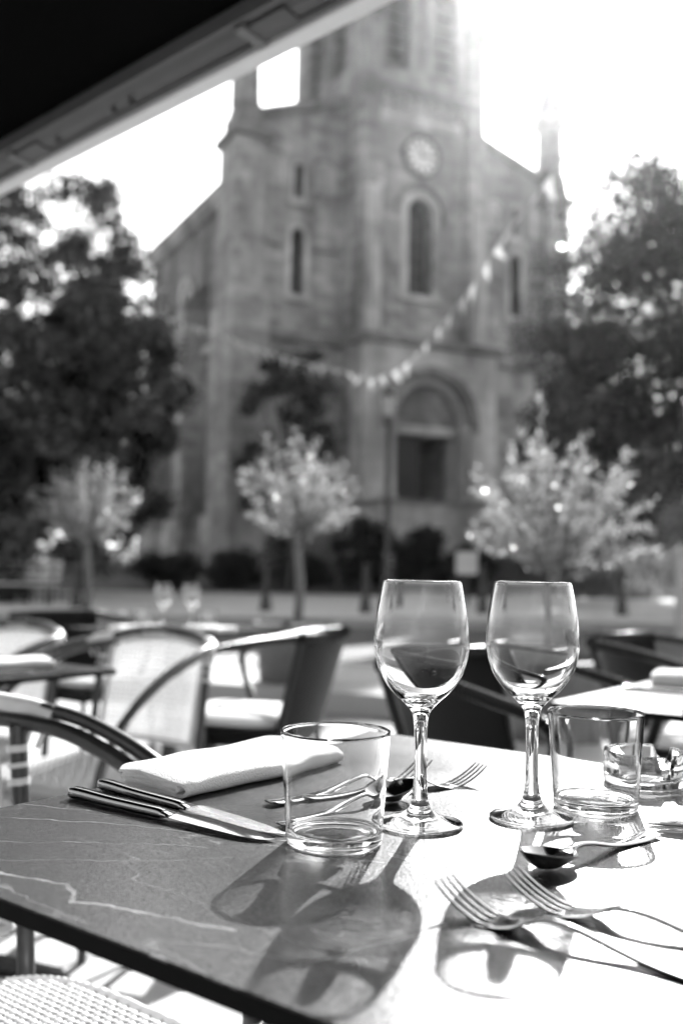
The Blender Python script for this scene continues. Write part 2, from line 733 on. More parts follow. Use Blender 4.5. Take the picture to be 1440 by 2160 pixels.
terrace = sheet('terrace_floor', [(-14, -6, gz(-6) - 0.012), (14, -6, gz(-6) - 0.012),
                                  (kp(-14, 0.05, 0).x, kp(-14, 0.05, 0).y, gz(kp(-14, 0, 0).y) - 0.012),
                                  (kp(14, 0.05, 0).x, kp(14, 0.05, 0).y, gz(kp(14, 0, 0).y) - 0.012)], M_MORTAR)
slab_mb = MB().bev_box(-0.297, 0.297, -0.197, 0.197, -0.03, 0.0, 0.004)
slab_me = slab_mb.mesh('paving_slab', False)
slab_me.materials.append(M_PAVE)
tilt = math.atan(SLOPE)
for i in range(-26, 27):
    for j in range(-4, 26):
        q = U * (j * 0.4) + V * (i * 0.6 + (0.3 if j % 2 else 0.0))
        if q.y < 0.35 or q.y > 10.5 or abs(q.x) > 0.37 * q.y + 0.55:
            continue
        if (q - K0).dot(KN) > -0.42:
            continue
        o = bpy.data.objects.new('paving_slab', slab_me)
        COL.objects.link(o)
        o.parent = terrace
        o.matrix_local = (Matrix.Translation((q.x, q.y, gz(q.y) + random.uniform(-0.0015, 0.0015)))
                          @ Matrix.Rotation(tilt, 4, 'X') @ Matrix.Rotation(ANG_V, 4, 'Z'))

pav = sheet('roadside_pavement', [kp(-14, 0.3, UPZ), kp(-14, 2.1, UPZ), kp(16, 2.1, UPZ), kp(16, 0.3, UPZ)], M_PAVE)
mb = MB()
mb.box(-0.495, 0.495, 0, 0.298, -0.3, 0.006)
kerb_me = mb.mesh('kerb_stone', False)
kerb_me.materials.append(M_KERB)
for row, d, zz in ((0, 0.0, UPZ), (1, 1.95, UPZ)):
    for s in range(-9, 12):
        o = bpy.data.objects.new('kerb_stone', kerb_me)
        COL.objects.link(o)
        o.parent = pav
        q = kp(s, d, zz + random.uniform(-0.002, 0.002))
        o.matrix_local = Matrix.Translation(q) @ Matrix.Rotation(math.atan2(-KD.y, -KD.x), 4, 'Z')

sheet('road', [kp(-40, 2.2, -0.10), (60, 17.6, -0.10), (-60, 17.6, -0.10), kp(40, 2.2, -0.10)], M_ASPH)
farp = sheet('far_pavement', [(-60, 17.8, 0.05), (60, 17.8, 0.05), (60, 32.5, 0.08), (-60, 32.5, 0.08)], M_FARPAVE)
mb = MB().box(-0.496, 0.496, -0.25, 0.0, -0.3, 0.004)
fk_me = mb.mesh('kerb_stone', False)
fk_me.materials.append(M_KERB)
for s in range(-8, 10):
    o = bpy.data.objects.new('kerb_stone', fk_me)
    COL.objects.link(o)
    o.parent = farp
    o.location = (s, 17.8, 0.05)

# lawn bank rising to the church
mb = MB()
nx, ny = 60, 26
vv, ff = [], []


def lawn_z(x, y):
    t = min(max((y - 31.0) / 9.0, 0), 1)
    t = t * t * (3 - 2 * t)
    hgt = 0.75 + 1.1 * (1 / (1 + math.exp(-(x - 4.0) * 0.8)))
    bump_ = 0.06 * math.sin(x * 1.3 + 0.7 * y) * math.sin(y * 0.9 - x * 0.4)
    far = max(0.0, y - 45) * 0.03
    return 0.06 + hgt * t + bump_ * t + far


for j in range(ny + 1):
    y = 31.0 + (j / ny) ** 1.6 * 79
    for i in range(nx + 1):
        x = -60 + 120 * i / nx
        vv.append((x, y, lawn_z(x, y)))
for j in range(ny):
    for i in range(nx):
        a = j * (nx + 1) + i
        ff.append((a, a + 1, a + nx + 2, a + nx + 1))
mb.add(vv, ff)
tag(obj('lawn', mb, M_LAWN), kind='structure')
# grass tufts on the bank in view
GN = 14000
gx = RNG.uniform(-3, 14, GN)
gy = RNG.uniform(31.2, 39, GN)
gv = np.zeros((GN, 3, 3))
for k in range(GN):
    z = lawn_z(gx[k], gy[k])
    a = RNG.uniform(0, 6.28)
    w = 0.03
    hh = RNG.uniform(0.08, 0.22)
    gv[k] = [[gx[k] - w * math.cos(a), gy[k] - w * math.sin(a), z - 0.02], [gx[k] + w * math.cos(a), gy[k] + w * math.sin(a), z - 0.02],
             [gx[k] + RNG.uniform(-.06, .06), gy[k] + RNG.uniform(-.06, .06), z + hh]]
me = bpy.data.meshes.new('grass')
me.from_pydata(gv.reshape(-1, 3).tolist(), [], [(3 * k, 3 * k + 1, 3 * k + 2) for k in range(GN)])
tag(obj('grass', me, mat_leaf('grass_blade', 0.11, 0.4, 0.04, 0.5, 0.4)), 'rough grass on the bank below the church', 'grass', kind='stuff')


# ------------------------------------------------------------------ foliage
def leaf_mesh(name, pts, size, aspect=0.55, up=0.0, dirs=None, jitter=0.35):
    """one folded leaf (4 verts, 2 tris) per point"""
    pts = np.asarray(pts, float)
    n = len(pts)
    d = RNG.normal(size=(n, 3))
    d[:, 2] += up
    if dirs is not None:
        d = np.asarray(dirs) + RNG.normal(size=(n, 3)) * jitter
    d /= np.linalg.norm(d, axis=1)[:, None] + 1e-9
    s = np.cross(d, RNG.normal(size=(n, 3)))
    s /= np.linalg.norm(s, axis=1)[:, None] + 1e-9
    nn = np.cross(d, s)
    L = size * RNG.uniform(0.6, 1.25, n)[:, None]
    Wd = L * aspect * 0.5
    v = np.empty((n, 4, 3))
    v[:, 0] = pts - d * L * 0.5
    v[:, 1] = pts + s * Wd + nn * L * 0.06
    v[:, 2] = pts + d * L * 0.5
    v[:, 3] = pts - s * Wd + nn * L * 0.06
    me = bpy.data.meshes.new(name)
    me.vertices.add(n * 4)
    me.vertices.foreach_set('co', v.reshape(-1))
    base = np.arange(n)[:, None] * 4
    tri = np.concatenate([base + [0, 1, 2], base + [0, 2, 3]], axis=1).reshape(-1)
    me.loops.add(n * 6)
    me.loops.foreach_set('vertex_index', tri.astype(np.int32))
    me.polygons.add(n * 2)
    me.polygons.foreach_set('loop_start', np.arange(0, n * 6, 3, dtype=np.int32))
    me.polygons.foreach_set('loop_total', np.full(n * 2, 3, dtype=np.int32))
    me.update()
    me.validate()
    return me


def blob_points(blobs, n, shell=0.55):
    w = np.array([b[3] * b[4] * b[5] for b in blobs]) ** 0.75
    idx = RNG.choice(len(blobs), n, p=w / w.sum())
    B = np.array(blobs)[idx]
    d = RNG.normal(size=(n, 3))
    d /= np.linalg.norm(d, axis=1)[:, None]
    r_ = RNG.uniform(0, 1, n) ** shell
    r_ *= 1 + 0.12 * RNG.normal(size=n)
    return B[:, :3] + d * r_[:, None] * B[:, 3:6]


def crown_blobs(c, r_, n, br):
    """clump centres scattered through an ellipsoid crown"""
    out = []
    for _ in range(n):
        d = RNG.normal(size=3)
        d /= np.linalg.norm(d)
        q = RNG.uniform(0.3, 1.0) ** 0.6
        k = br * RNG.uniform(0.65, 1.35)
        out.append((c[0] + d[0] * q * r_[0], c[1] + d[1] * q * r_[1], c[2] + d[2] * q * r_[2], k, k, k * 0.75))
    return out


def big_tree(name, base, crown_c, crown_r, n_leaf, leaf, trunk_r, material, label, cat='tree', group=None, nb=46, br=0.22, bark=M_BARKD, low=None):
    root = thing(name, label, cat, base, 0, group)
    b = Vector(base)
    c = Vector(crown_c)
    loc_c = c - b
    blobs = crown_blobs(loc_c, crown_r, nb, br * (crown_r[0] + crown_r[2]) / 2)
    mb = MB()
    top = loc_c + Vector((0, 0, crown_r[2] * 0.35))
    path = spline([(0, 0, -0.2), (0.1, 0.05, loc_c.z * 0.3), (loc_c.x * 0.6, loc_c.y * 0.6, loc_c.z * 0.7), top], 5)
    mb.tube(path, [trunk_r * (1.15 - 0.95 * i / (len(path) - 1)) for i in range(len(path))], 9)
    obj('trunk', mb, bark, root)
    for k in range(9):
        t = blobs[(k * 4) % len(blobs)]
        s = path[int(len(path) * (0.45 + 0.045 * k))]
        mid = (Vector(s) * 0.5 + Vector(t[:3]) * 0.5) + Vector((0, 0, -0.06 * crown_r[2]))
        lp = spline([s, mid, t[:3]], 4)
        mb = MB()
        mb.tube(lp, [trunk_r * 0.42 * (1 - 0.8 * i / (len(lp) - 1)) for i in range(len(lp))], 6)
        obj('limb', mb, bark, root)
    pts = blob_points(blobs, n_leaf)
    pts = pts[pts[:, 2] > (0.3 if low is None else low)]
    o = obj('crown', leaf_mesh('crown', pts, leaf), material, root)
    return root


def bush(name, loc, rad, n, leaf, label, group=None, material=None):
    root = thing(name, label, 'bush', loc, 0, group)
    blobs = crown_blobs((0, 0, rad[2] * 0.55), (rad[0] * 0.75, rad[1] * 0.75, rad[2] * 0.5), 16, 0.38 * min(rad[0], rad[2] * 1.3))
    pts = blob_points(blobs, n)
    pts = pts[pts[:, 2] > 0.02]
    obj('foliage', leaf_mesh('foliage', pts, leaf), material or M_HEDGE, root)
    mb = MB()
    for k in range(6):
        t = blobs[k]
        mb.tube(spline([(0.1 * math.cos(k), 0.1 * math.sin(k), -0.1), (t[0] * 0.5, t[1] * 0.5, t[2] * 0.6), t[:3]], 3), 0.025, 5)
    obj('stem', mb, M_BARKD, root)
    return root


# large trees either side of the church
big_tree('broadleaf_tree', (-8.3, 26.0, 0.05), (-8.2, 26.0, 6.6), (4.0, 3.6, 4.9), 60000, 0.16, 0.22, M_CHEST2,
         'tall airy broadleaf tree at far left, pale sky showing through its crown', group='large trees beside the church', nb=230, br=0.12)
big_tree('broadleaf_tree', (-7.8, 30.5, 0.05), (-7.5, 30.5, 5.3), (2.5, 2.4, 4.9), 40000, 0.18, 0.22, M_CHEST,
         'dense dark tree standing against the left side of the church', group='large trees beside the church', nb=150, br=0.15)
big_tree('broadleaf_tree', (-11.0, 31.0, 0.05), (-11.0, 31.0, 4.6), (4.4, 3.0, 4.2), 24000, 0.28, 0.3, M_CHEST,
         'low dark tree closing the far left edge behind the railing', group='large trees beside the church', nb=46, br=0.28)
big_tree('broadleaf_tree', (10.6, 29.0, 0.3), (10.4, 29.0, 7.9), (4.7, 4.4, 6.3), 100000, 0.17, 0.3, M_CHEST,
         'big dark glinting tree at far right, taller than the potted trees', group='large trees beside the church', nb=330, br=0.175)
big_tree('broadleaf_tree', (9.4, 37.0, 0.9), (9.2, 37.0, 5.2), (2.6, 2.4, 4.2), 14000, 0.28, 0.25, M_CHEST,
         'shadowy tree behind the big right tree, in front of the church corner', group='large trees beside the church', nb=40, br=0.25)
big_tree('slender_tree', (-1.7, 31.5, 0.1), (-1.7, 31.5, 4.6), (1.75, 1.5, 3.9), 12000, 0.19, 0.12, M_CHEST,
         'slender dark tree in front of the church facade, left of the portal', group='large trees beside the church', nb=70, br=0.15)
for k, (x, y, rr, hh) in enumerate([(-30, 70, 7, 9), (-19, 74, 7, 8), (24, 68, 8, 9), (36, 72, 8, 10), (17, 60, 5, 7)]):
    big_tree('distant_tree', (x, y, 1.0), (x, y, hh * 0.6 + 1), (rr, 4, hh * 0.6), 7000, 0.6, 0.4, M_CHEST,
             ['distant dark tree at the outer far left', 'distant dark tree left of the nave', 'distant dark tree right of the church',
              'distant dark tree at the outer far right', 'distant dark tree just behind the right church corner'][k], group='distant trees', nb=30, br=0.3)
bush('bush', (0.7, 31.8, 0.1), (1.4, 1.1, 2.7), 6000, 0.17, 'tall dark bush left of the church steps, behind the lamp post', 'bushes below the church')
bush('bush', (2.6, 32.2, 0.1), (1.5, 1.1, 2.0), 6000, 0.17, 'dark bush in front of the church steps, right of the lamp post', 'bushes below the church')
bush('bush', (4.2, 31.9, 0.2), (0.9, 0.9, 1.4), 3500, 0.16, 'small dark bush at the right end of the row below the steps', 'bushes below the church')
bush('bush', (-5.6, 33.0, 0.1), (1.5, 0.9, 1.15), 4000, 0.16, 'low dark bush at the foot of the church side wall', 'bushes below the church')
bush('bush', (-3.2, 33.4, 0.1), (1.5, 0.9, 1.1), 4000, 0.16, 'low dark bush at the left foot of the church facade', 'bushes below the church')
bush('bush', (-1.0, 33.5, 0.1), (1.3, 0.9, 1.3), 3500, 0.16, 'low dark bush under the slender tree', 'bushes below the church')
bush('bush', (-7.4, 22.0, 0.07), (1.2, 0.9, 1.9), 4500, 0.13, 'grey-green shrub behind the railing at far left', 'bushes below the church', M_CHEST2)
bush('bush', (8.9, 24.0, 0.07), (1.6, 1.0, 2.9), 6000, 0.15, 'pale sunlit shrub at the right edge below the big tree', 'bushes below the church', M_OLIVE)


# ------------------------------------------------------------------ church
CH = thing('church', 'stone church with square clock tower, round-arched windows and portal', 'church',
           (-4.38, 40.0, 0.0), math.atan2(0.454, 0.891))


def arch_poly(tc, h0, hs, r_, n=14):
    pts = [(tc - r_, h0), (tc + r_, h0)]
    for k in range(n + 1):
        a = math.pi * k / n
        pts.append((tc + r_ * math.cos(a), hs + r_ * math.sin(a)))
    return pts


def arch_ring(mb, tc, hs, r0, r1, y0, y1, n=18, legs=0.0):
    """half ring with optional straight legs below the springing"""
    outer, inner = [], []
    if legs:
        outer.append((tc + r1, hs - legs))
        inner.append((tc + r0, hs - legs))
    for k in range(n + 1):
        a = math.pi * k / n
        outer.append((tc + r1 * math.cos(a), hs + r1 * math.sin(a)))
        inner.append((tc + r0 * math.cos(a), hs + r0 * math.sin(a)))
    if legs:
        outer.append((tc - r1, hs - legs))
        inner.append((tc - r0, hs - legs))
    rings = []
    for o_, i_ in zip(outer, inner):
        rings.append([(o_[0], y0, o_[1]), (o_[0], y1, o_[1]), (i_[0], y1, i_[1]), (i_[0], y0, i_[1])])
    mb.loft([[Vector(p) for p in r_] for r_ in rings])


def lancet(parent, tc, y, h0, hs, r_, recess=0.45, frame=0.22, side=False):
    """pane, mullion, surround and sill of one round-headed window on a wall whose face is at y"""
    w = obj('window', MB().prism(arch_poly(tc, h0, hs, r_ * 1.02), y + recess, y + recess + 0.06), M_WINDOW, parent, False)
    mb = MB()
    arch_ring(mb, tc, hs, r_ * 1.0, r_ + frame, y - 0.07, y + 0.1, legs=hs - h0)
    obj('surround', mb, M_STONE_L, w, False)
    mb = MB().box(tc - r_ - frame - 0.08, tc + r_ + frame + 0.08, y - 0.16, y + 0.1, h0 - 0.28, h0 - 0.002)
    obj('sill', mb, M_STONE_L, w, False)
    mb = MB().box(tc - 0.03, tc + 0.03, y + recess - 0.05, y + recess - 0.003, h0, hs + r_)
    for q in np.arange(h0 + 0.6, hs, 0.7):
        mb.box(tc - r_, tc + r_, y + recess - 0.045, y + recess - 0.006, q, q + 0.04)
    obj('glazing_bar', mb, M_IRON, w, False)
    return w


FW = 16.3
TL, TR, TF, TB = 4.85, 11.0, -1.2, 5.4
TCX = (TL + TR) / 2
# facade (left and right bays)
fac = obj('facade_wall', MB().prism([(0, 0), (FW, 0), (FW, 19.3), (TR, 21.1), (TL, 21.1), (0, 19.3)], 0, 0.9), M_STONE, CH, False)
cut(fac, [MB().prism(arch_poly(2.65, 12.3, 14.85, 0.3), -0.3, 0.6), MB().prism(arch_poly(2.65, 16.4, 17.7, 0.2), -0.3, 0.6),
          MB().box(TCX - 1.36, TCX + 1.36, -0.5, 1.5, 3.5, 6.7),
          MB().prism(arch_poly(13.9, 12.8, 15.5, 0.32), -0.3, 0.6), MB().prism(arch_poly(13.9, 16.6, 17.8, 0.2), -0.3, 0.6)])
lancet(CH, 2.65, 0, 12.3, 14.85, 0.3)
lancet(CH, 2.65, 0, 16.4, 17.7, 0.2, frame=0.15)
lancet(CH, 13.9, 0, 12.8, 15.5, 0.32)
lancet(CH, 13.9, 0, 16.6, 17.8, 0.2, frame=0.15)
for tc in (1.45, 3.85, 12.7, 15.1):        # blind arches beside the small windows
    mb = MB()
    arch_ring(mb, tc, 17.7, 0.32, 0.5, -0.08, 0.05, legs=0.9)
    bl = obj('blind_arch', mb, M_STONE_L, CH, False)
    obj('panel', MB().prism(arch_poly(tc, 16.8, 17.7, 0.31), -0.02, 0.03), M_STONE_L, bl, False)
# coping on the two rakes
obj('coping', MB().prism([(-0.3, 19.1), (-0.3, 19.5), (TL, 21.35), (TL, 20.95)], -0.2, 1.1), M_STONE_D, CH, False)
obj('coping', MB().prism([(FW + 0.3, 19.1), (FW + 0.3, 19.5), (TR, 21.35), (TR, 20.95)], -0.2, 1.1), M_STONE_D, CH, False)
# string courses on the bays
for (a, b) in ((-0.5, TL), (TR, FW + 0.4)):
    obj('string_course', MB().box(a + 0.01, b - 0.01, -0.22, 0.05, 10.3, 10.6), M_STONE_D, CH, False)
    wc = 2.65 if a < 3 else 13.9
    for c0, c1 in ((max(a, 0) + 1.1 if a < 3 else a + 0.15, wc - 0.75), (wc + 0.75, b - 0.15 if a < 3 else FW - 1.1)):
        obj('string_course', MB().box(c0, c1, -0.16, 0.05, 14.3, 14.5), M_STONE_D, CH, False)
    obj('plinth', MB().box(a + 0.02, b - 0.02, -0.35, 0.05, 0, 3.0), M_STONE_D, CH, False)
# corner buttresses and pinnacles
for x0, x1 in ((-0.55, 1.05), (FW - 1.05, FW + 0.55)):
    b = obj('corner_buttress', MB().box(x0, x1, -0.9, 1.6, 0, 11.5), M_STONE, CH, False)
    obj('upper_stage', MB().box(x0 + 0.18, x1 - 0.18, -0.6, 1.4, 11.5, 18.4), M_STONE, b, False)
    cx = (x0 + x1) / 2
    obj('cornice', MB().box(x0 - 0.02, x1 + 0.02, -0.85, 1.55, 18.4, 18.75), M_STONE_D, b, False)
    obj('weathering', MB().prism([(x0 + 0.1, 18.75), (x1 - 0.1, 18.75), (cx + 0.42, 19.9), (cx - 0.42, 19.9)], -0.5, 0.8), M_STONE_D, b, False)
    obj('pinnacle_shaft', MB().lathe([(0, 19.9), (0.66, 19.9), (0.62, 22.1), (0.84, 22.4), (0.84, 22.8), (0, 22.8)], 8, (cx, 0.15, 0)), M_STONE, b, False)
    obj('pinnacle_spire', MB().lathe([(0, 22.8), (0.82, 22.8), (0.16, 25.3), (0, 25.7)], 8, (cx, 0.15, 0)), M_STONE_D, b, False)
# nave
nave = obj('nave_wall', MB().box(0.35, FW - 0.35, 0.9, 13.4, 0, 17.3), M_STONE_D, CH, False)
cut(nave, [MB().box(TCX - 1.36, TCX + 1.36, 0.5, 5.2, 3.5, 6.7)])
obj('nave_roof', MB().prism([(-0.15, 17.3), (FW + 0.15, 17.3), (FW / 2, 21.0)], 0.92, 13.8), M_SLATE, CH, False)
obj('eaves_cornice', MB().box(-0.05, 0.34, 0.95, 13.7, 16.95, 17.28), M_STONE_L, CH, False)
for k in range(18):
    obj('corbel', MB().box(0.05, 0.34, 1.9 + k * 0.65, 2.15 + k * 0.65, 16.55, 16.945), M_STONE_L, CH, False)
for y0 in (4.6, 9.4):
    b = obj('side_buttress', MB().box(-0.75, 0.349, y0, y0 + 1.2, 0, 12.5), M_STONE, CH, False)
    obj('buttress_cap', MB().prism([(-0.8, 12.5), (0.345, 12.5), (0.345, 13.8)], y0 - 0.05, y0 + 1.25), M_STONE_D, b, False)
for yc in (7.6, 12.0):                      # round-headed windows in the side wall
    M90 = Matrix.Translation((0.35, yc, 0)) @ Matrix.Rotation(R(90), 4, 'Z')
    mb = MB()
    mb.prism(arch_poly(0, 10.5, 13.8, 0.55), -0.015, 0.03, M90)
    w = obj('window', mb, M_WINDOW, CH, False)
    mb = MB()
    arch_ring(mb, 0, 13.8, 0.56, 0.85, -0.03, 0.12, legs=3.3)
    mb.v = [tuple(M90 @ Vector(q)) for q in mb.v]
    obj('surround', mb, M_STONE_L, w, False)
obj('side_plinth', MB().box(-0.1, 0.349, 1.62, 13.5, 0, 3.1), M_STONE, CH, False)
obj('side_string_course', MB().box(0.1, 0.348, 1.61, 13.45, 10.3, 10.6), M_STONE_L, CH, False)
# tower
tw = obj('tower_wall', MB().box(TL, TR, TF, TB, 0, 31), M_STONE, CH, False)
bel = []
for tc in (TCX - 1.25, TCX + 1.25):
    bel.append(MB().prism(arch_poly(tc, 22.6, 26.0, 0.62), TF - 0.4, TF + 0.9))
ML = Matrix.Translation((TL, (TF + TB) / 2, 0)) @ Matrix.Rotation(R(-90), 4, 'Z')
for q in (-1.3, 1.3):
    bel.append(MB().prism(arch_poly(q, 22.6, 26.0, 0.62), -0.4, 0.9, ML))
cut(tw, [MB().prism(arch_poly(TCX, 12.7, 16.35, 0.62), TF - 0.4, TF + 0.8)] + bel
    + [MB().box(TCX - 1.35, TCX + 1.35, TF - 0.4, TF + 4.2, 3.55, 6.6)])
lancet(CH, TCX, TF, 12.7, 16.35, 0.62, 0.6, 0.34)
mb = MB()
arch_ring(mb, TCX, 16.35, 1.12, 1.3, TF - 0.14, TF + 0.05, legs=0.25)
obj('hood_mould', mb, M_STONE_D, CH, False)
for tc in (TCX - 1.25, TCX + 1.25):
    mb = MB()
    arch_ring(mb, tc, 26.0, 0.63, 0.9, TF - 0.1, TF + 0.1, legs=3.4)
    o = obj('belfry_opening', mb, M_STONE_L, CH, False)
    for k in range(6):
        obj('louvre', MB().box(-0.6, 0.6, -0.28, 0.28, -0.03, 0.03, Matrix.Translation((tc, TF + 0.5, 22.9 + k * 0.55)) @ Matrix.Rotation(R(35), 4, 'X')), M_SLATE, o, False)
for q in (-1.3, 1.3):
    o = None
    for k in range(6):
        lo = obj('louvre', MB().box(-0.6, 0.6, -0.28, 0.28, -0.03, 0.03, ML @ Matrix.Translation((q, 0.5, 22.9 + k * 0.55)) @ Matrix.Rotation(R(35), 4, 'X')), M_SLATE, CH, False)
# tower corner buttresses with offsets
for x0, x1 in ((TL - 0.12, TL + 0.95), (TR - 0.95, TR + 0.12)):
    b = obj('tower_buttress', MB().box(x0, x1, TF - 0.55, TF + 0.9, 0, 18.3), M_STONE, CH, False)
    obj('upper_stage', MB().box(x0 + 0.06, x1 - 0.06, TF - 0.3, TF + 0.9, 18.3, 24.6), M_STONE, b, False)
    obj('buttress_cap', MB().prism([(x0 - 0.08, 24.6), (x1 + 0.08, 24.6), (x1 - 0.15, 25.4), (x0 + 0.15, 25.4)], TF - 0.4, TF + 0.8), M_STONE_D, b, False)
    obj('pale_shaft', MB().box(x0 + 0.2, x1 - 0.2, TF - 0.75, TF - 0.551, 10.7, 16.9), M_STONE_L, b, False)
# corbelled band above the clock
bd = obj('corbel_band', MB().box(TL + 0.9, TR - 0.9, TF - 0.35, TF + 0.02, 21.2, 21.65), M_STONE_D, CH, False)
obj('band_field', MB().box(TL + 0.96, TR - 0.96, TF - 0.08, TF + 0.02, 20.1, 21.19), M_STONE_L, CH, False)
for k in range(8):
    x = TL + 1.15 + k * (TR - TL - 2.3) / 7
    obj('corbel', MB().box(x - 0.13, x + 0.13, TF - 0.3, TF - 0.082, 20.75, 21.198), M_STONE_L, bd, False)
# clock
ck = obj('clock_face', MB().lathe([(0, 0), (0.78, 0), (0.78, 0.1), (0, 0.1)], 40), M_CLOCK, CH, False)
ck.matrix_local = Matrix.Translation((TCX, TF - 0.02, 18.85)) @ Matrix.Rotation(R(90), 4, 'X')
mb = MB()
mb.lathe([(0.79, 0), (0.98, 0), (0.98, 0.16), (0.9, 0.2), (0.79, 0.14), (0.79, 0)], 40)
obj('clock_rim', mb, M_STONE_D, ck, False)
for k in range(12):
    a = R(30 * k)
    obj('hour_mark', MB().box(-0.05, 0.05, 0.52, 0.72, 0.1, 0.112, Matrix.Rotation(-a, 4, 'Z')), M_CLOCKD, ck, False)
obj('hour_hand', MB().box(-0.045, 0.045, -0.1, 0.42, 0.115, 0.13, Matrix.Rotation(R(28), 4, 'Z')), M_CLOCKD, ck, False)
obj('minute_hand', MB().box(-0.03, 0.03, -0.12, 0.62, 0.132, 0.145, Matrix.Rotation(R(-86), 4, 'Z')), M_CLOCKD, ck, False)
# tower roof
obj('tower_cornice', MB().box(TL - 0.3, TR + 0.3, TF - 0.3, TB + 0.3, 31.0, 31.5), M_STONE_D, CH, False)
mb = MB()
xa, xb, ya, yb = TL - 0.1, TR + 0.1, TF - 0.1, TB + 0.1
mb.add([(xa, ya, 31.5), (xb, ya, 31.5), (xb, yb, 31.5), (xa, yb, 31.5), (TCX, (ya + yb) / 2, 40)], [(0, 1, 4), (1, 2, 4), (2, 3, 4), (3, 0, 4), (3, 2, 1, 0)])
obj('tower_spire', mb, M_SLATE, CH, False)
# portal
PF = -2.3
po = obj('portal', MB().prism([(TL - 0.2, 0), (TR + 0.2, 0), (TR + 0.2, 10.2), (TL - 0.2, 10.2)], PF, TF - 0.004), M_STONE_L, CH, False)
cut(po, [MB().prism(arch_poly(TCX, 3.556, 7.1, 1.95), PF - 0.3, PF + 0.35), MB().prism(arch_poly(TCX, 3.554, 7.1, 1.6), PF - 0.31, PF + 0.7),
         MB().box(TCX - 1.35, TCX + 1.35, PF - 0.32, TF + 0.2, 3.552, 6.55)])
mb = MB()
arch_ring(mb, TCX, 7.1, 1.96, 2.3, PF - 0.16, PF + 0.1, legs=0.3)
obj('archivolt', mb, M_STONE_D, po, False)
mb = MB()
arch_ring(mb, TCX, 7.1, 1.62, 1.8, PF + 0.18, PF + 0.5, legs=0.0)
obj('archivolt', mb, M_STONE_L, po, False)
obj('tympanum', MB().prism(arch_poly(TCX, 6.95, 7.1, 1.58), PF + 0.62, PF + 0.72), M_STONE_D, po, False)
obj('lintel', MB().box(TCX - 1.58, TCX + 1.58, PF + 0.4, PF + 0.69, 6.56, 6.94), M_STONE_L, po, False)
for s in (-1, 1):
    mb = MB().lathe([(0, 3.56), (0.24, 3.56), (0.24, 3.9), (0.15, 4.0), (0.15, 6.4), (0.26, 6.75), (0.26, 7.05), (0, 7.05)], 14, (TCX + s * 1.77, PF + 0.2, 0))
    obj('column', mb, M_STONE_L, po)
for s in (0, 1):
    obj('portal_cornice', MB().box(TL - 0.45, TR + 0.45, PF - 0.25 - 0.0 * s, TF - 0.005, 10.21 + s * 0.3, 10.5 + s * 0.28), M_STONE_D, po, False) if s == 0 else None
dl = obj('door_leaf', MB().box(TCX - 1.34, TCX - 0.05, TF - 0.3, TF - 0.18, 3.57, 6.54), M_DOOR, CH, False)
for k in range(4):
    obj('plank', MB().box(TCX - 1.32 + k * 0.315, TCX - 1.02 + k * 0.315, TF - 0.325, TF - 0.301, 3.6, 6.5), M_DOOR, dl, False)
# steps and landing before the portal
ST = thing('church_steps', 'pale stone landing and steps with sloping balustrade before the church door', 'steps', (-4.38, 40.0, 0.0), math.atan2(0.454, 0.891))
obj('landing', MB().box(TL - 0.9, TR + 0.9, -5.2, PF - 0.01, 0, 3.4), M_STONE_L, ST, False)
obj('landing_edge', MB().box(TL - 1.0, TR + 0.9, -5.3, PF - 0.02, 3.401, 3.54), M_STONE_D, ST, False)
for k in range(16):
    obj('step', MB().box(TR + 0.91 + k * 0.36, TR + 0.905 + (k + 1) * 0.36, -4.9, PF - 0.4, 0, 3.4 - (k + 1) * 0.19), M_STONE_L, ST, False)
obj('balustrade', MB().prism([(TR + 0.95, 3.3), (TR + 7.0, 0.2), (TR + 7.0, 1.2), (TR + 0.95, 4.4)], -5.25, -4.95), M_STONE_D, ST, False)
obj('newel', MB().box(TR + 7.0, TR + 7.5, -5.35, -4.85, 0, 1.6), M_STONE_D, ST, False)

# ------------------------------------------------------------------ street furniture
LP = thing('street_lamp', 'tall dark lamp post with glazed lantern in front of the church door', 'street lamp', (0.97, 21.0, 0.05))
obj('post', MB().lathe([(0, 0), (0.16, 0), (0.16, 0.15), (0.11, 0.35), (0.09, 0.8), (0.065, 1.0), (0.05, 3.9), (0.07, 3.95), (0.04, 4.05), (0.04, 4.12), (0, 4.12)], 14), M_IRON, LP)
ln = obj('lantern', MB().lathe([(0, 4.12), (0.11, 4.12), (0.19, 4.52), (0, 4.52)], 6), M_PALE, LP, False)
obj('lantern_roof', MB().lathe([(0.24, 4.525), (0.2, 4.58), (0.08, 4.74), (0.05, 4.78), (0.03, 4.86), (0, 4.88)], 6), M_IRON, ln, False)
for k in range(6):
    a = 2 * math.pi * k / 6
    obj('lantern_bar', MB().tube([(0.115 * math.cos(a), 0.115 * math.sin(a), 4.12), (0.195 * math.cos(a), 0.195 * math.sin(a), 4.53)], 0.012, 5), M_IRON, ln)

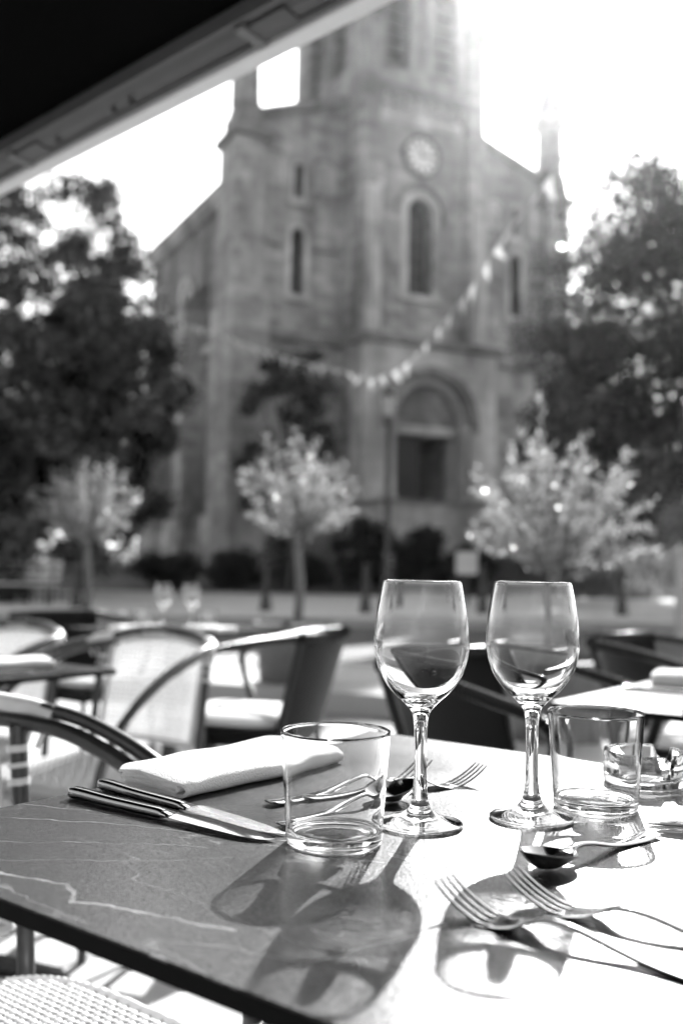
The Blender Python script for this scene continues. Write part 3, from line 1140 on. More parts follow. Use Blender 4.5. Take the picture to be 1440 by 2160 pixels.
bol = None
for k, (x, y, lab) in enumerate([(-1.49, 20.0, 'black bollard left of the lamp post, behind the middle potted tree'),
                                 (0.5, 19.7, 'black bollard just left of the lamp post foot'),
                                 (2.88, 20.2, 'black bollard between the two large wine glasses'),
                                 (5.72, 20.3, 'black bollard right of the two large wine glasses'),
                                 (-5.3, 20.1, 'black bollard behind the left potted tree')]):
    if bol is None:
        bol = thing('bollard', lab, 'bollard', (x, y, 0.055), 0, 'bollards along the far pavement')
        obj('post', MB().lathe([(0, 0), (0.13, 0), (0.13, 0.08), (0.1, 0.16), (0.1, 0.26), (0.07, 0.3), (0.06, 0.74), (0.08, 0.76), (0.08, 0.8), (0.05, 0.83), (0, 0.83)], 14), M_IRON, bol)
        obj('ball_top', MB().lathe([(0, 0.82), (0.05, 0.83), (0.075, 0.89), (0.05, 0.95), (0, 0.965)], 12), M_IRON, bol)
    else:
        copy_tree(bol, (x, y, 0.055), 0, lab)

sg = thing('notice_board', 'small pale notice board on a post, left of the right potted tree', 'sign', (3.15, 25.0, 0.06))
obj('post', MB().box(-0.04, 0.04, -0.04, 0.04, 0, 1.3), M_IRON, sg, False)
obj('panel', MB().bev_box(-0.27, 0.27, -0.08, -0.041, 0.75, 1.32, 0.01), M_FARPAVE, sg, False)
gp = thing('gate_post', 'pale square post at the right edge of the picture', 'post', (5.47, 16.0, -0.1))
obj('shaft', MB().box(-0.09, 0.09, -0.09, 0.09, 0, 1.38), M_PALE, gp, False)
obj('cap', MB().prism([(-0.12, 1.381), (0.12, 1.381), (0.0, 1.5)], -0.12, 0.12), M_PALE, gp, False)

# railing and bench at far left
RL = thing('iron_railing', 'dark iron railing along the far pavement at far left', 'railing', (-8.9, 23.0, 0.06))
obj('rail', MB().box(-1.6, 3.2, -0.03, 0.03, 1.12, 1.18), M_IRON, RL, False)
obj('rail', MB().box(-1.6, 3.2, -0.03, 0.03, 0.12, 0.17), M_IRON, RL, False)
for k in range(33):
    obj('baluster', MB().box(-1.58 + k * 0.148, -1.555 + k * 0.148, -0.012, 0.012, 0.0, 1.12), M_IRON, RL, False)
BN = thing('park_bench', 'slatted bench in front of the railing at far left', 'bench', (-6.9, 21.3, 0.055))
for k in range(4):
    obj('seat_slat', MB().bev_box(-0.85, 0.85, -0.22 + k * 0.115, -0.12 + k * 0.115, 0.41, 0.45, 0.005), M_PALE, BN, False)
for k in range(3):
    obj('back_slat', MB().box(-0.85, 0.85, 0.24 + k * 0.03, 0.27 + k * 0.03, 0.52 + k * 0.15, 0.63 + k * 0.15), M_PALE, BN, False)
for s in (-0.7, 0.7):
    obj('leg', MB().box(s - 0.03, s + 0.03, -0.2, -0.14, 0, 0.41), M_IRON, BN, False)
    obj('leg', MB().tube([(s, 0.12, 0), (s, 0.2, 0.41), (s, 0.33, 0.95)], 0.03, 6), M_IRON, BN)

# bunting across the street
bt = [(-4.52, 22.0, 6.66), (-3.52, 21.1, 6.14), (-2.59, 20.2, 5.69), (-1.52, 19.1, 5.11), (-0.74, 18.2, 4.71), (0.1, 17.3, 4.35), (0.447, 16.7, 4.13),
      (0.95, 15.95, 4.22), (1.32, 15.3, 4.50), (1.82, 14.3, 5.03), (2.175, 13.55, 5.55), (2.40, 13.0, 5.80), (2.67, 12.2, 6.05), (3.9, 9.6, 7.6), (5.2, 7.2, 9.2)]
BT = thing('bunting', 'string of pale bunting flags sagging across the street before the church', 'bunting', bt[0])
o0 = Vector(bt[0])
bp = spline([Vector(q) - o0 for q in bt], 16)
obj('string', MB().tube(bp, 0.012, 5), M_PALE, BT)
acc = 0
gap_ = 0.4
for i in range(1, len(bp)):
    acc += (bp[i] - bp[i - 1]).length
    if acc > gap_ and i < 12.6 * 16 and not (6.3 * 16 < i < 8.4 * 16 and i % 3):
        acc = 0
        gap_ = random.uniform(0.15, 0.42)
        t = (bp[i] - bp[i - 1]).normalized()
        p0 = bp[i]
        side = Vector((-t.y, t.x, 0)).normalized()
        fs_ = random.uniform(0.65, 1.2) * (0.68 if p0.x + o0.x < 0.4 else 0.95)
        roll_ = random.uniform(-0.8, 0.8)
        down = (Vector((0, 0, -1)) * math.cos(roll_) + side * math.sin(roll_)) * 0.27 * fs_
        a, b = p0 - t * 0.105 * fs_, p0 + t * 0.105 * fs_
        c = p0 + down + t * random.uniform(-0.12, 0.12)
        m_ = (a + b + c) / 3 + side * 0.04
        mb = MB()
        th = side * 0.003
        mb.add([a, b, c, m_, a + th, b + th, c + th, m_ + th], [(0, 1, 3), (1, 2, 3), (2, 0, 3), (5, 4, 7), (6, 5, 7), (4, 6, 7)])
        obj('flag', mb, M_FLAG, BT)

# ------------------------------------------------------------------ awning
P1 = Vector((-1.13, 3.19, 0))
P2 = Vector((0.093, 2.03, 0))
AD = (P2 - P1).normalized()
AN = Vector((-AD.y, AD.x, 0))
if AN.y > 0:
    AN = -AN                                   # towards the cafe wall, behind the camera
AW = thing('awning', 'dark cloth awning with pale aluminium front bar overhead at top left', 'awning', (P1.x, P1.y, 2.15))
MA = Matrix((( AD.x, AN.x, 0, 0), (AD.y, AN.y, 0, 0), (0, 0, 1, 0), (0, 0, 0, 1)))
X0, X1 = -4.2, 3.6
obj('front_bar', MB().prism([(0.0, 0.0), (0.042, 0.004), (0.046, 0.024), (0.046, 0.037), (0.0, 0.037)], X0, X1,
                            MA @ Matrix(((0, 1, 0, 0), (1, 0, 0, 0), (0, 0, 1, 0), (0, 0, 0, 1)))), M_ALU, AW, False)
mx = MA @ Matrix(((0, 1, 0, 0), (1, 0, 0, 0), (0, 0, 1, 0), (0, 0, 0, 1)))
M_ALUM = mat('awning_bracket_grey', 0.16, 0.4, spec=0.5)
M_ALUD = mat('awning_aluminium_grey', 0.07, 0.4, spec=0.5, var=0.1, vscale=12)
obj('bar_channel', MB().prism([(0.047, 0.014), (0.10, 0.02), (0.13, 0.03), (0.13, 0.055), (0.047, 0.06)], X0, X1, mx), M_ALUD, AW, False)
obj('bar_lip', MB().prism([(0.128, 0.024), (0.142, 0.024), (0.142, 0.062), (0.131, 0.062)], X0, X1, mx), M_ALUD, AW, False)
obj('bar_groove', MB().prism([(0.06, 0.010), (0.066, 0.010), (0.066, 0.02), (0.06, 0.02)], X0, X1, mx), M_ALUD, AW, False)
for s in (-2.2, 0.28, 1.32, 3.0):
    br_ = obj('bracket', MB().prism([(0.05, 0.004), (0.125, 0.014), (0.125, 0.03), (0.05, 0.03)], s, s + 0.03, mx), M_ALUM, AW, False)
    obj('arm_hinge', MB().prism([(0.06, 0.010), (0.115, 0.017), (0.115, 0.022), (0.06, 0.018)], s + 0.032, s + 0.15, mx), M_ALUD, br_, False)
for s in (0.78, 0.86, 0.50):
    obj('bolt', MB().lathe([(0, 0.004), (0.008, 0.004), (0.008, 0.016), (0, 0.016)], 8, tuple(MA @ Vector((s, 0.085, 0)))), M_ALUD, AW)
mb = MB()
nseg = 24
vv, ff = [], []
for j in range(nseg + 1):
    d = 0.12 + 3.4 * j / nseg
    for i in range(2):
        s = (X0, X1)[i]
        sag = -0.04 * math.sin(math.pi * j / nseg)
        vv.append(MA @ Vector((s, d, 0.064 + (d - 0.12) * 0.24 + sag)))
n0 = len(vv)
vv += [q + Vector((0, 0, 0.004)) for q in vv]
for j in range(nseg):
    a = j * 2
    ff.append((a, a + 1, a + 3, a + 2))
    ff.append((n0 + a, n0 + a + 2, n0 + a + 3, n0 + a + 1))
ff += [(0, n0, n0 + 1, 1)]
mb.add(vv, ff)
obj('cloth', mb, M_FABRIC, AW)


# ------------------------------------------------------------------ tables
def make_table(name, label, centre, ztop, la, lu, pedestals, group='cafe tables on the terrace', marble=True):
    """la along V, lu along U"""
    zg = gz(centre.y)
    t = thing(name, label, 'table', (centre.x, centre.y, zg), ANG_V, group)
    h = ztop - zg
    top = obj('table_top', MB().bev_box(-la / 2, la / 2, -lu / 2, lu / 2, h - 0.0125, h - 0.0012, 0.0006), M_CORE, t, False)
    s = obj('top_surface', MB().bev_box(-la / 2 + 0.0005, la / 2 - 0.0005, -lu / 2 + 0.0005, lu / 2 - 0.0005, h - 0.0012, h, 0.0004), M_TABLE, top, False)
    for px in pedestals:
        col = obj('column', MB().lathe([(0, 0.06), (0.035, 0.06), (0.035, h - 0.03), (0.0, h - 0.03)], 16, (px, 0, 0)), M_BLACKMETAL, t)
        obj('top_plate', MB().box(px - 0.16, px + 0.16, -0.16, 0.16, h - 0.03, h - 0.0126), M_BLACKMETAL, col, False)
        for k in range(4):
            a = R(45 + 90 * k)
            c, s_ = math.cos(a), math.sin(a)
            f = obj('foot', MB().tube([(px + 0.03 * c, 0.03 * s_, 0.085), (px + 0.2 * c, 0.2 * s_, 0.06), (px + 0.33 * c, 0.33 * s_, 0.03), (px + 0.35 * c, 0.35 * s_, 0.012)], [0.03, 0.026, 0.022, 0.015], 8), M_BLACKMETAL, t)
    return t, s


main_t, main_surf = make_table('dining_table', 'large dark veined cafe table in the foreground, set for several guests', TC, TOP, B1 - B0, A1 - A0, (-0.33, 0.33))
t2c = Vector((-0.80, 4.80, 0))
make_table('dining_table', 'small cafe table at centre left with two small wine glasses on it', t2c, 0.655, 0.72, 0.72, (0,))
t3r = Vector((-0.548, 2.47, 0))
t3c = t3r - U * 0.35 - V * 0.6
make_table('dining_table', 'dark cafe table cut by the left edge, before two white woven chairs', t3c, 0.70, 1.2, 0.7, (-0.33, 0.33))
t4r = Vector((0.411, 1.95, 0))
t4c = t4r + U * 0.35 + V * 0.6
make_table('dining_table', 'sunlit cafe table at the right edge behind the tumbler', t4c, 0.705, 1.2, 0.7, (-0.33, 0.33))


# ------------------------------------------------------------------ glassware
def smooth_prof(pts, n=6):
    q = spline([(r_, z, 0) for r_, z in pts], n)
    return [(max(p.x, 0.0), p.y) for p in q]


WG_OUT = smooth_prof([(0.0353, 0.0009), (0.0368, 0.0016), (0.0364, 0.0030), (0.030, 0.0048), (0.018, 0.0085), (0.0098, 0.0150), (0.0066, 0.026), (0.0055, 0.045),
                      (0.0054, 0.070), (0.0060, 0.086), (0.0080, 0.096), (0.0150, 0.1045), (0.0262, 0.1150), (0.0360, 0.1300), (0.0408, 0.1480),
                      (0.0412, 0.1600), (0.0392, 0.1820), (0.0352, 0.2050), (0.0338, 0.2092)], 5)
WG_IN = smooth_prof([(0.0329, 0.2092), (0.0342, 0.2050), (0.0381, 0.1820), (0.0400, 0.1600), (0.0395, 0.1480), (0.0345, 0.1310), (0.0245, 0.1170),
                     (0.0130, 0.1085), (0.0050, 0.1062), (0.0, 0.1058)], 5)
WG_PROF = [(0, 0.0022), (0.012, 0.0020), (0.032, 0.0010)] + WG_OUT + [(0.0333, 0.2098)] + WG_IN
TU_OUT = smooth_prof([(0.0340, 0.0004), (0.0372, 0.0012), (0.0384, 0.0035), (0.0386, 0.008), (0.0412, 0.045), (0.0440, 0.0855), (0.0441, 0.0875)], 4)
TU_IN = smooth_prof([(0.0424, 0.0875), (0.0421, 0.0855), (0.0393, 0.045), (0.0368, 0.0145), (0.0350, 0.0108), (0.031, 0.0094), (0.016, 0.0090), (0.0, 0.0092)], 4)
TU_PROF = [(0, 0.0018), (0.02, 0.0016), (0.0325, 0.0010)] + TU_OUT + [(0.0433, 0.0885)] + TU_IN


def glass_mesh(name, prof, seg):
    me = MB().lathe(prof, seg).mesh(name, True, 180)
    me.materials.append(M_GLASS)
    return me


WG_ME = glass_mesh('wine_glass', WG_PROF, 72)
TU_ME = glass_mesh('tumbler', TU_PROF, 72)


def place_glass(me, name, x, y, z, label, group):
    o = bpy.data.objects.new(name, me)
    COL.objects.link(o)
    o.location = (x, y, z)
    tag(o, label, 'wine glass' if 'wine' in name else 'tumbler', group)
    if SUNCAUSTIC and z > 0.73:
        try:
            o.cycles.is_caustics_caster = True
        except Exception:
            pass
    return o


EPS = 0.0004
place_glass(WG_ME, 'wine_glass', 0.071, 0.867, TOP + EPS, 'empty wine glass just right of the left tumbler on the near table', 'wine glasses')
place_glass(WG_ME, 'wine_glass', 0.172, 0.894, TOP + EPS, 'empty wine glass just left of the right tumbler on the near table', 'wine glasses')
place_glass(TU_ME, 'tumbler', -0.002, 0.810, TOP + EPS, 'clear tumbler standing before the rolled napkin, left of the wine glasses', 'tumblers')
place_glass(TU_ME, 'tumbler', 0.240, 0.939, TOP + EPS, 'clear tumbler right of the wine glasses, before the glass ashtray', 'tumblers')
for k, (x, y) in enumerate([(-0.845, 4.78), (-0.708, 4.76)]):
    place_glass(WG_ME, 'wine_glass', x, y, 0.6555, ['small blurred wine glass on the far table, left one of the two', 'small blurred wine glass on the far table, right one of the two'][k], 'wine glasses')
for k, (x, y) in enumerate([(-0.95, 4.80), (-0.63, 4.78)]):
    place_glass(TU_ME, 'tumbler', x, y, 0.6555, ['blurred tumbler on the far table, left of its wine glasses', 'blurred tumbler on the far table, right of its wine glasses'][k], 'tumblers')
if SUNCAUSTIC:
    main_surf.cycles.is_caustics_receiver = True

# ashtray with three notches
seg = 96


def ash_top(a):
    d = min(abs(((a - c + math.pi) % (2 * math.pi)) - math.pi) for c in (R(-75), R(45), R(165)))
    t = min(max((d - 0.16) / 0.10, 0), 1)
    t = t * t * (3 - 2 * t)
    return 0.022 + 0.013 * t


prof_n = 10
rings = []
for k in range(seg):
    a = 2 * math.pi * k / seg
    tz = ash_top(a)
    pr = [(0.0385, 0.0006), (0.0405, 0.003), (0.0412, 0.010), (0.0418, tz - 0.002), (0.0408, tz), (0.0366, tz), (0.0354, tz - 0.002), (0.0340, 0.011), (0.030, 0.0075)]
    rings.append([Vector((r_ * math.cos(a), r_ * math.sin(a), z)) for r_, z in pr])
mb = MB()
n = len(rings[0])
vv = [p for r_ in rings for p in r_]
ff = []
for k in range(seg):
    k2 = (k + 1) % seg
    for i in range(n - 1):
        ff.append((k * n + i, k2 * n + i, k2 * n + i + 1, k * n + i + 1))
vv += [Vector((0, 0, 0.0012)), Vector((0, 0, 0.0072))]
for k in range(seg):
    k2 = (k + 1) % seg
    ff.append((k2 * n, k * n, len(vv) - 2))
    ff.append((k * n + n - 1, k2 * n + n - 1, len(vv) - 1))
mb.add(vv, ff)
o = obj('ashtray', mb, M_GLASS, None, True, 60, loc=(0.318, 1.045, TOP + EPS))
tag(o, 'round clear glass ashtray with notched rim behind the right tumbler', 'ashtray')
try:
    o.cycles.is_caustics_caster = SUNCAUSTIC
except Exception:
    pass


# ------------------------------------------------------------------ cutlery (local: x along, tip at +x)
def strip(mb, secs, n=10):
    """secs: (x, y, z, halfwidth, halfthick) -> lofted rounded bar"""
    rings = []
    for x, y, z, hw, ht in secs:
        ring = []
        for k in range(n):
            a = 2 * math.pi * k / n
            ca, sa = math.cos(a), math.sin(a)
            ring.append(Vector((x, y + hw * math.copysign(abs(ca) ** 0.7, ca), z + ht * math.copysign(abs(sa) ** 0.7, sa))))
        rings.append(ring)
    mb.loft(rings)


def interp_secs(keys, m=5):
    q = spline([Vector((k[0], k[1], k[2])) for k in keys], m)
    w = spline([Vector((k[3], k[4], 0)) for k in keys], m)
    return [(a.x, a.y, a.z, max(b.x, 0.0002), max(b.y, 0.0002)) for a, b in zip(q, w)]


def make_fork(label, loc, rz, group):
    t = thing('fork', label, 'fork', loc, rz, group)
    mb = MB()
    strip(mb, interp_secs([(-0.128, 0, 0.0042, 0.004, 0.0011), (-0.122, 0, 0.0032, 0.0095, 0.0014), (-0.10, 0, 0.0018, 0.0092, 0.0015), (-0.06, 0, 0.0032, 0.006, 0.0016),
                           (-0.02, 0, 0.0100, 0.0035, 0.0019), (0.0, 0, 0.0110, 0.0036, 0.0018), (0.010, 0, 0.0085, 0.007, 0.0013), (0.020, 0, 0.0047, 0.0118, 0.0010),
                           (0.032, 0, 0.0020, 0.0125, 0.0009), (0.038, 0, 0.0016, 0.0124, 0.0009)]))
    obj('handle', mb, M_STEEL, t, angle=60)
    for k in range(4):
        y = -0.0105 + 0.007 * k
        mb = MB()
        strip(mb, interp_secs([(0.036, y, 0.0016, 0.0021, 0.0009), (0.046, y, 0.0024, 0.0020, 0.0009), (0.058, y * 0.98, 0.0068, 0.0018, 0.0009), (0.070, y * 0.95, 0.0135, 0.0015, 0.0008),
                               (0.078, y * 0.93, 0.0195, 0.0009, 0.0006)], 4), 8)
        obj('tine', mb, M_STEEL, t, angle=60)
    return t


def make_spoon(label, loc, rz, group):
    t = thing('spoon', label, 'spoon', loc, rz, group)
    mb = MB()
    strip(mb, interp_secs([(-0.128, 0, 0.0042, 0.004, 0.0011), (-0.122, 0, 0.0032, 0.0095, 0.0014), (-0.10, 0, 0.0018, 0.0092, 0.0015), (-0.06, 0, 0.0035, 0.006, 0.0016),
                           (-0.02, 0, 0.0108, 0.0035, 0.0019), (0.0, 0, 0.0118, 0.0036, 0.0018), (0.010, 0, 0.0098, 0.0060, 0.0011), (0.016, 0, 0.0092, 0.0065, 0.0008)]))
    obj('handle', mb, M_STEEL, t, angle=60)
    # bowl: egg-shaped shell
    mb = MB()
    nr, na = 9, 40
    top, bot = [], []
    for i in range(nr + 1):
        rr = i / nr
        for k in range(na):
            a = 2 * math.pi * k / na
            ex = 0.031 * math.cos(a)
            ey = 0.0205 * math.sin(a) * (1.0 - 0.16 * math.cos(a))
            rim_z = 0.0135 + 0.0045 * math.cos(a)
            z = 0.0014 + (rim_z - 0.0014) * rr ** 2.2
            top.append(Vector((0.041 + ex * rr, ey * rr, z + 0.0009 * (1 - 0.3 * rr))))
            bot.append(Vector((0.041 + ex * rr, ey * rr, z - 0.0006)))
    N_ = len(top)
    ff = []
    for i in range(nr):
        for k in range(na):
            k2 = (k + 1) % na
            a, b, c, d = i * na + k, i * na + k2, (i + 1) * na + k2, (i + 1) * na + k
            ff.append((a, b, c, d))
            ff.append((N_ + d, N_ + c, N_ + b, N_ + a))
    for k in range(na):
        k2 = (k + 1) % na
        ff.append((nr * na + k, nr * na + k2, N_ + nr * na + k2, N_ + nr * na + k))
    mb.add(top + bot, ff)
    obj('bowl', mb, M_STEEL, t, angle=70)
    return t


def make_knife(label, loc, rz, group, fancy=False):
    t = thing('knife', label, 'knife', loc, rz, group)
    mb = MB()
    strip(mb, interp_secs([(-0.125, 0, 0.0058, 0.0035, 0.003), (-0.121, 0.0005, 0.0058, 0.0062, 0.0052), (-0.105, 0.001, 0.0058, 0.0066, 0.0053), (-0.07, 0.0, 0.0054, 0.0060, 0.0048),
                           (-0.03, 0.0, 0.0052, 0.0056, 0.0046), (-0.006, 0, 0.0052, 0.0054, 0.0044), (0.002, 0, 0.005, 0.0058, 0.0036)]), 14)
    obj('handle', mb, M_KNIFE, t, angle=60)
    mb = MB()
    strip(mb, interp_secs([(0.0, 0, 0.0052, 0.0058, 0.0030), (0.006, 0.001, 0.0052, 0.0070, 0.0022), (0.012, 0.0015, 0.0052, 0.0086, 0.0014)], 4), 12)
    obj('bolster', mb, M_STEEL, t, angle=60)
    mb = MB()
    keys = [(0.0115, 0.0015, 0.0052, 0.0086, 0.0011), (0.03, 0.002, 0.0048, 0.0098, 0.0011), (0.07, 0.0022, 0.0040, 0.0098, 0.0010), (0.095, 0.0026, 0.0032, 0.0086, 0.0008),
            (0.110, 0.004, 0.0026, 0.0058, 0.0006), (0.118, 0.0068, 0.0022, 0.0022, 0.0004), (0.121, 0.0082, 0.0021, 0.0006, 0.0003)]
    rings = []
    for x, y, z, hw, ht in interp_secs(keys, 5):
        rings.append([Vector((x, y - hw, z)), Vector((x, y - hw * 0.2, z - ht)), Vector((x, y + hw, z - ht * 0.9)), Vector((x, y + hw, z + ht * 0.9)), Vector((x, y - hw * 0.2, z + ht))])
    mb.loft(rings)
    obj('blade', mb, M_STEEL2 if fancy else M_KNIFE, t, angle=30)
    return t


CG = 'cutlery on the near table'
make_knife('steel knife lying nearest the table edge, left of the rolled napkin', (-0.150, 0.8755, TOP), math.atan2(-0.142, 0.192), CG)
make_knife('steel knife with textured blade lying between the other left knife and the napkin', (-0.1375, 0.902, TOP + 0.0002), math.atan2(-0.165, 0.186), CG, True)
sp1 = make_spoon('steel spoon lying behind the left tumbler, its bowl by the wine glass stem', (0.029, 0.929, TOP), math.atan2(0.104, 0.104), CG)
make_fork('steel fork with raised tines right of the left wine glass stem', (0.078, 1.005, TOP), math.atan2(0.045, 0.09), CG)
make_fork('steel fork lying farthest back, its tines behind the left wine glass stem', (0.033, 1.012, TOP + 0.0002), math.atan2(0.09, 0.105), CG)
make_fork('steel fork nearest the camera at lower right, tines pointing left', (0.128, 0.609, TOP), math.atan2(0.668, -0.745), CG)
make_fork('second steel fork at lower right, tines towards the spoon', (0.1785, 0.631, TOP + 0.0003), math.atan2(0.62, -0.785), CG)
sp2 = make_spoon('steel spoon at lower right below the right tumbler, bowl towards the camera', (0.182, 0.771, TOP), math.atan2(-0.66, -0.75), CG)
sp1.scale = sp2.scale = (0.86, 0.86, 0.95)
make_knife('steel knife at the right edge of the near table, upper one of the pair', (0.385, 0.850, TOP), math.atan2(0.035, -0.115), CG)
make_knife('steel knife at the right edge of the near table, lower one of the pair', (0.378, 0.822, TOP), math.atan2(0.038, -0.115), CG)


# ------------------------------------------------------------------ napkins
def ribbon(path, th):
    """closed outline of a ribbon of given thickness along a 2-D path"""
    path = [Vector((p[0], p[1], 0)) for p in path]
    L, Rr = [], []
    for i, p in enumerate(path):
        t = (path[min(i + 1, len(path) - 1)] - path[max(i - 1, 0)]).normalized()
        nn = Vector((-t.y, t.x, 0))
        L.append(p + nn * th / 2)
        Rr.append(p - nn * th / 2)
    e1 = path[-1] + (path[-1] - path[-2]).normalized() * th * 0.4
    e0 = path[0] + (path[0] - path[1]).normalized() * th * 0.4
    return L + [e1] + Rr[::-1] + [e0]


def make_napkin(label, loc, rz, length=0.235, wid=0.108, hscale=1.0, group='folded napkins', fine=True):
    """folded cloth: local x = length, y = width, fold on -y side"""
    o_path = [(wid / 2, 0.0185), (wid / 4, 0.0205), (0, 0.0208), (-wid / 4, 0.0202), (-wid / 2 + 0.012, 0.0188)]
    for k in range(1, 8):
        a = math.pi / 2 + math.pi * k / 8
        o_path.append((-wid / 2 + 0.012 + 0.0095 * math.cos(a), 0.0105 + 0.0083 * math.sin(a)))
    o_path += [(-wid / 2 + 0.012, 0.0022), (0, 0.0022), (wid / 2 - 0.004, 0.0024)]
    i_path = [(wid / 2 - 0.008, 0.0148), (0, 0.0162), (-wid / 2 + 0.018, 0.0148)]
    for k in range(1, 6):
        a = math.pi / 2 + math.pi * k / 6
        i_path.append((-wid / 2 + 0.018 + 0.005 * math.cos(a), 0.0105 + 0.0045 * math.sin(a)))
    i_path += [(-wid / 2 + 0.018, 0.0062), (0, 0.0064), (wid / 2 - 0.012, 0.0064)]
    m_path = [(wid / 2 - 0.003, 0.0104), (0, 0.0112), (-wid / 2 + 0.021, 0.0105)]
    mb = MB()
    nl = 40
    for li, (pth, th) in enumerate(((o_path, 0.0040), (i_path, 0.0036), (m_path, 0.0036))):
        out = ribbon(pth, th)
        rings = []
        for j in range(nl + 1):
            s = j / nl
            x = (s - 0.5) * length * (1 - 0.012 * li)
            e = min(s, 1 - s)
            droop = 1 - 0.22 * math.exp(-e / 0.02)
            wob = 0.0016 * math.sin(s * 9 + li) + 0.0010 * math.sin(s * 21 + li * 2)
            rings.append([Vector((x + 0.003 * math.sin(p.x * 60 + li), p.x * (1 - 0.05 * math.exp(-e / 0.03)) + wob, max(0.0003, p.y * hscale * droop + 0.0010 * math.sin(s * 13 + p.x * 50) * (p.y / 0.02))))
                          for p in out])
        mb.loft(rings)
    o = obj('napkin', mb, M_LINEN, None, True, 50, loc, rz)
    tag(o, label, 'napkin', group)
    return o


make_napkin('thick white folded napkin lying behind the left knives', (-0.104, 1.072, TOP + 0.0003), ANG_U, 0.240, 0.106, 0.92)
make_napkin('white napkin on the far table, left of its wine glasses', (-0.93, 4.60, 0.6555), ANG_U, 0.24, 0.12)
make_napkin('white napkin on the far table, right of its wine glasses', (-0.60, 4.62, 0.6555), ANG_V, 0.24, 0.12)
make_napkin('white napkin on the table cut by the left edge', (-0.83, 2.46, 0.7005), ANG_U - 0.3, 0.24, 0.11)
make_napkin('white napkin on the sunlit table at the right edge', (0.83, 2.22, 0.7055), ANG_V + 0.3, 0.26, 0.14, 1.5)
make_knife('steel knife beside the napkin on the sunlit right table', (0.72, 2.10, 0.7055), ANG_V + 0.25, 'cutlery on the other tables')
make_knife('steel knife beside the napkin on the left-edge table', (-0.72, 2.33, 0.7005), ANG_U - 0.25, 'cutlery on the other tables')


# ------------------------------------------------------------------ white woven bistro chair (local x forward)
def weave(mb, f, nu, nv, pitch, sub=3, amp=0.0022, w=0.0043, lo_u=None, hi_u=None, lo_v=None, hi_v=None):
    """woven strands on surface f(u, v); strands run along both directions between per-strand limits"""
    for dirn in (0, 1):
        n = nu if dirn == 0 else nv
        for i in range(n):
            if dirn == 0:                    # strand at fixed u, along v
                a0, a1 = lo_v(i), hi_v(i)
            else:
                a0, a1 = lo_u(i), hi_u(i)
            if a1 - a0 < pitch * 2:
                continue
            m = max(4, int((a1 - a0) / pitch * sub))
            rings = []
            for j in range(m + 1):
                q = a0 + (a1 - a0) * j / m
                ph = math.pi * (q / pitch) + (i % 2) * math.pi + (0 if dirn == 0 else math.pi)
                off = amp * math.sin(ph)
                if dirn == 0:
                    p, nrm, su, sv = f((i - (n - 1) / 2) * pitch, q)
                    sd = su
                else:
                    p, nrm, su, sv = f(q, (i - (n - 1) / 2) * pitch)
                    sd = sv
                rings.append([p + nrm * off - sd * w, p + nrm * (off + 0.0012), p + nrm * off + sd * w, p + nrm * (off - 0.0012)])
            mb.loft(rings, True, False)


def superellipse(t, a, b, e=0.55):
    c, s = math.cos(t), math.sin(t)
    return (a * math.copysign(abs(c) ** e, c), b * math.copysign(abs(s) ** e, s))


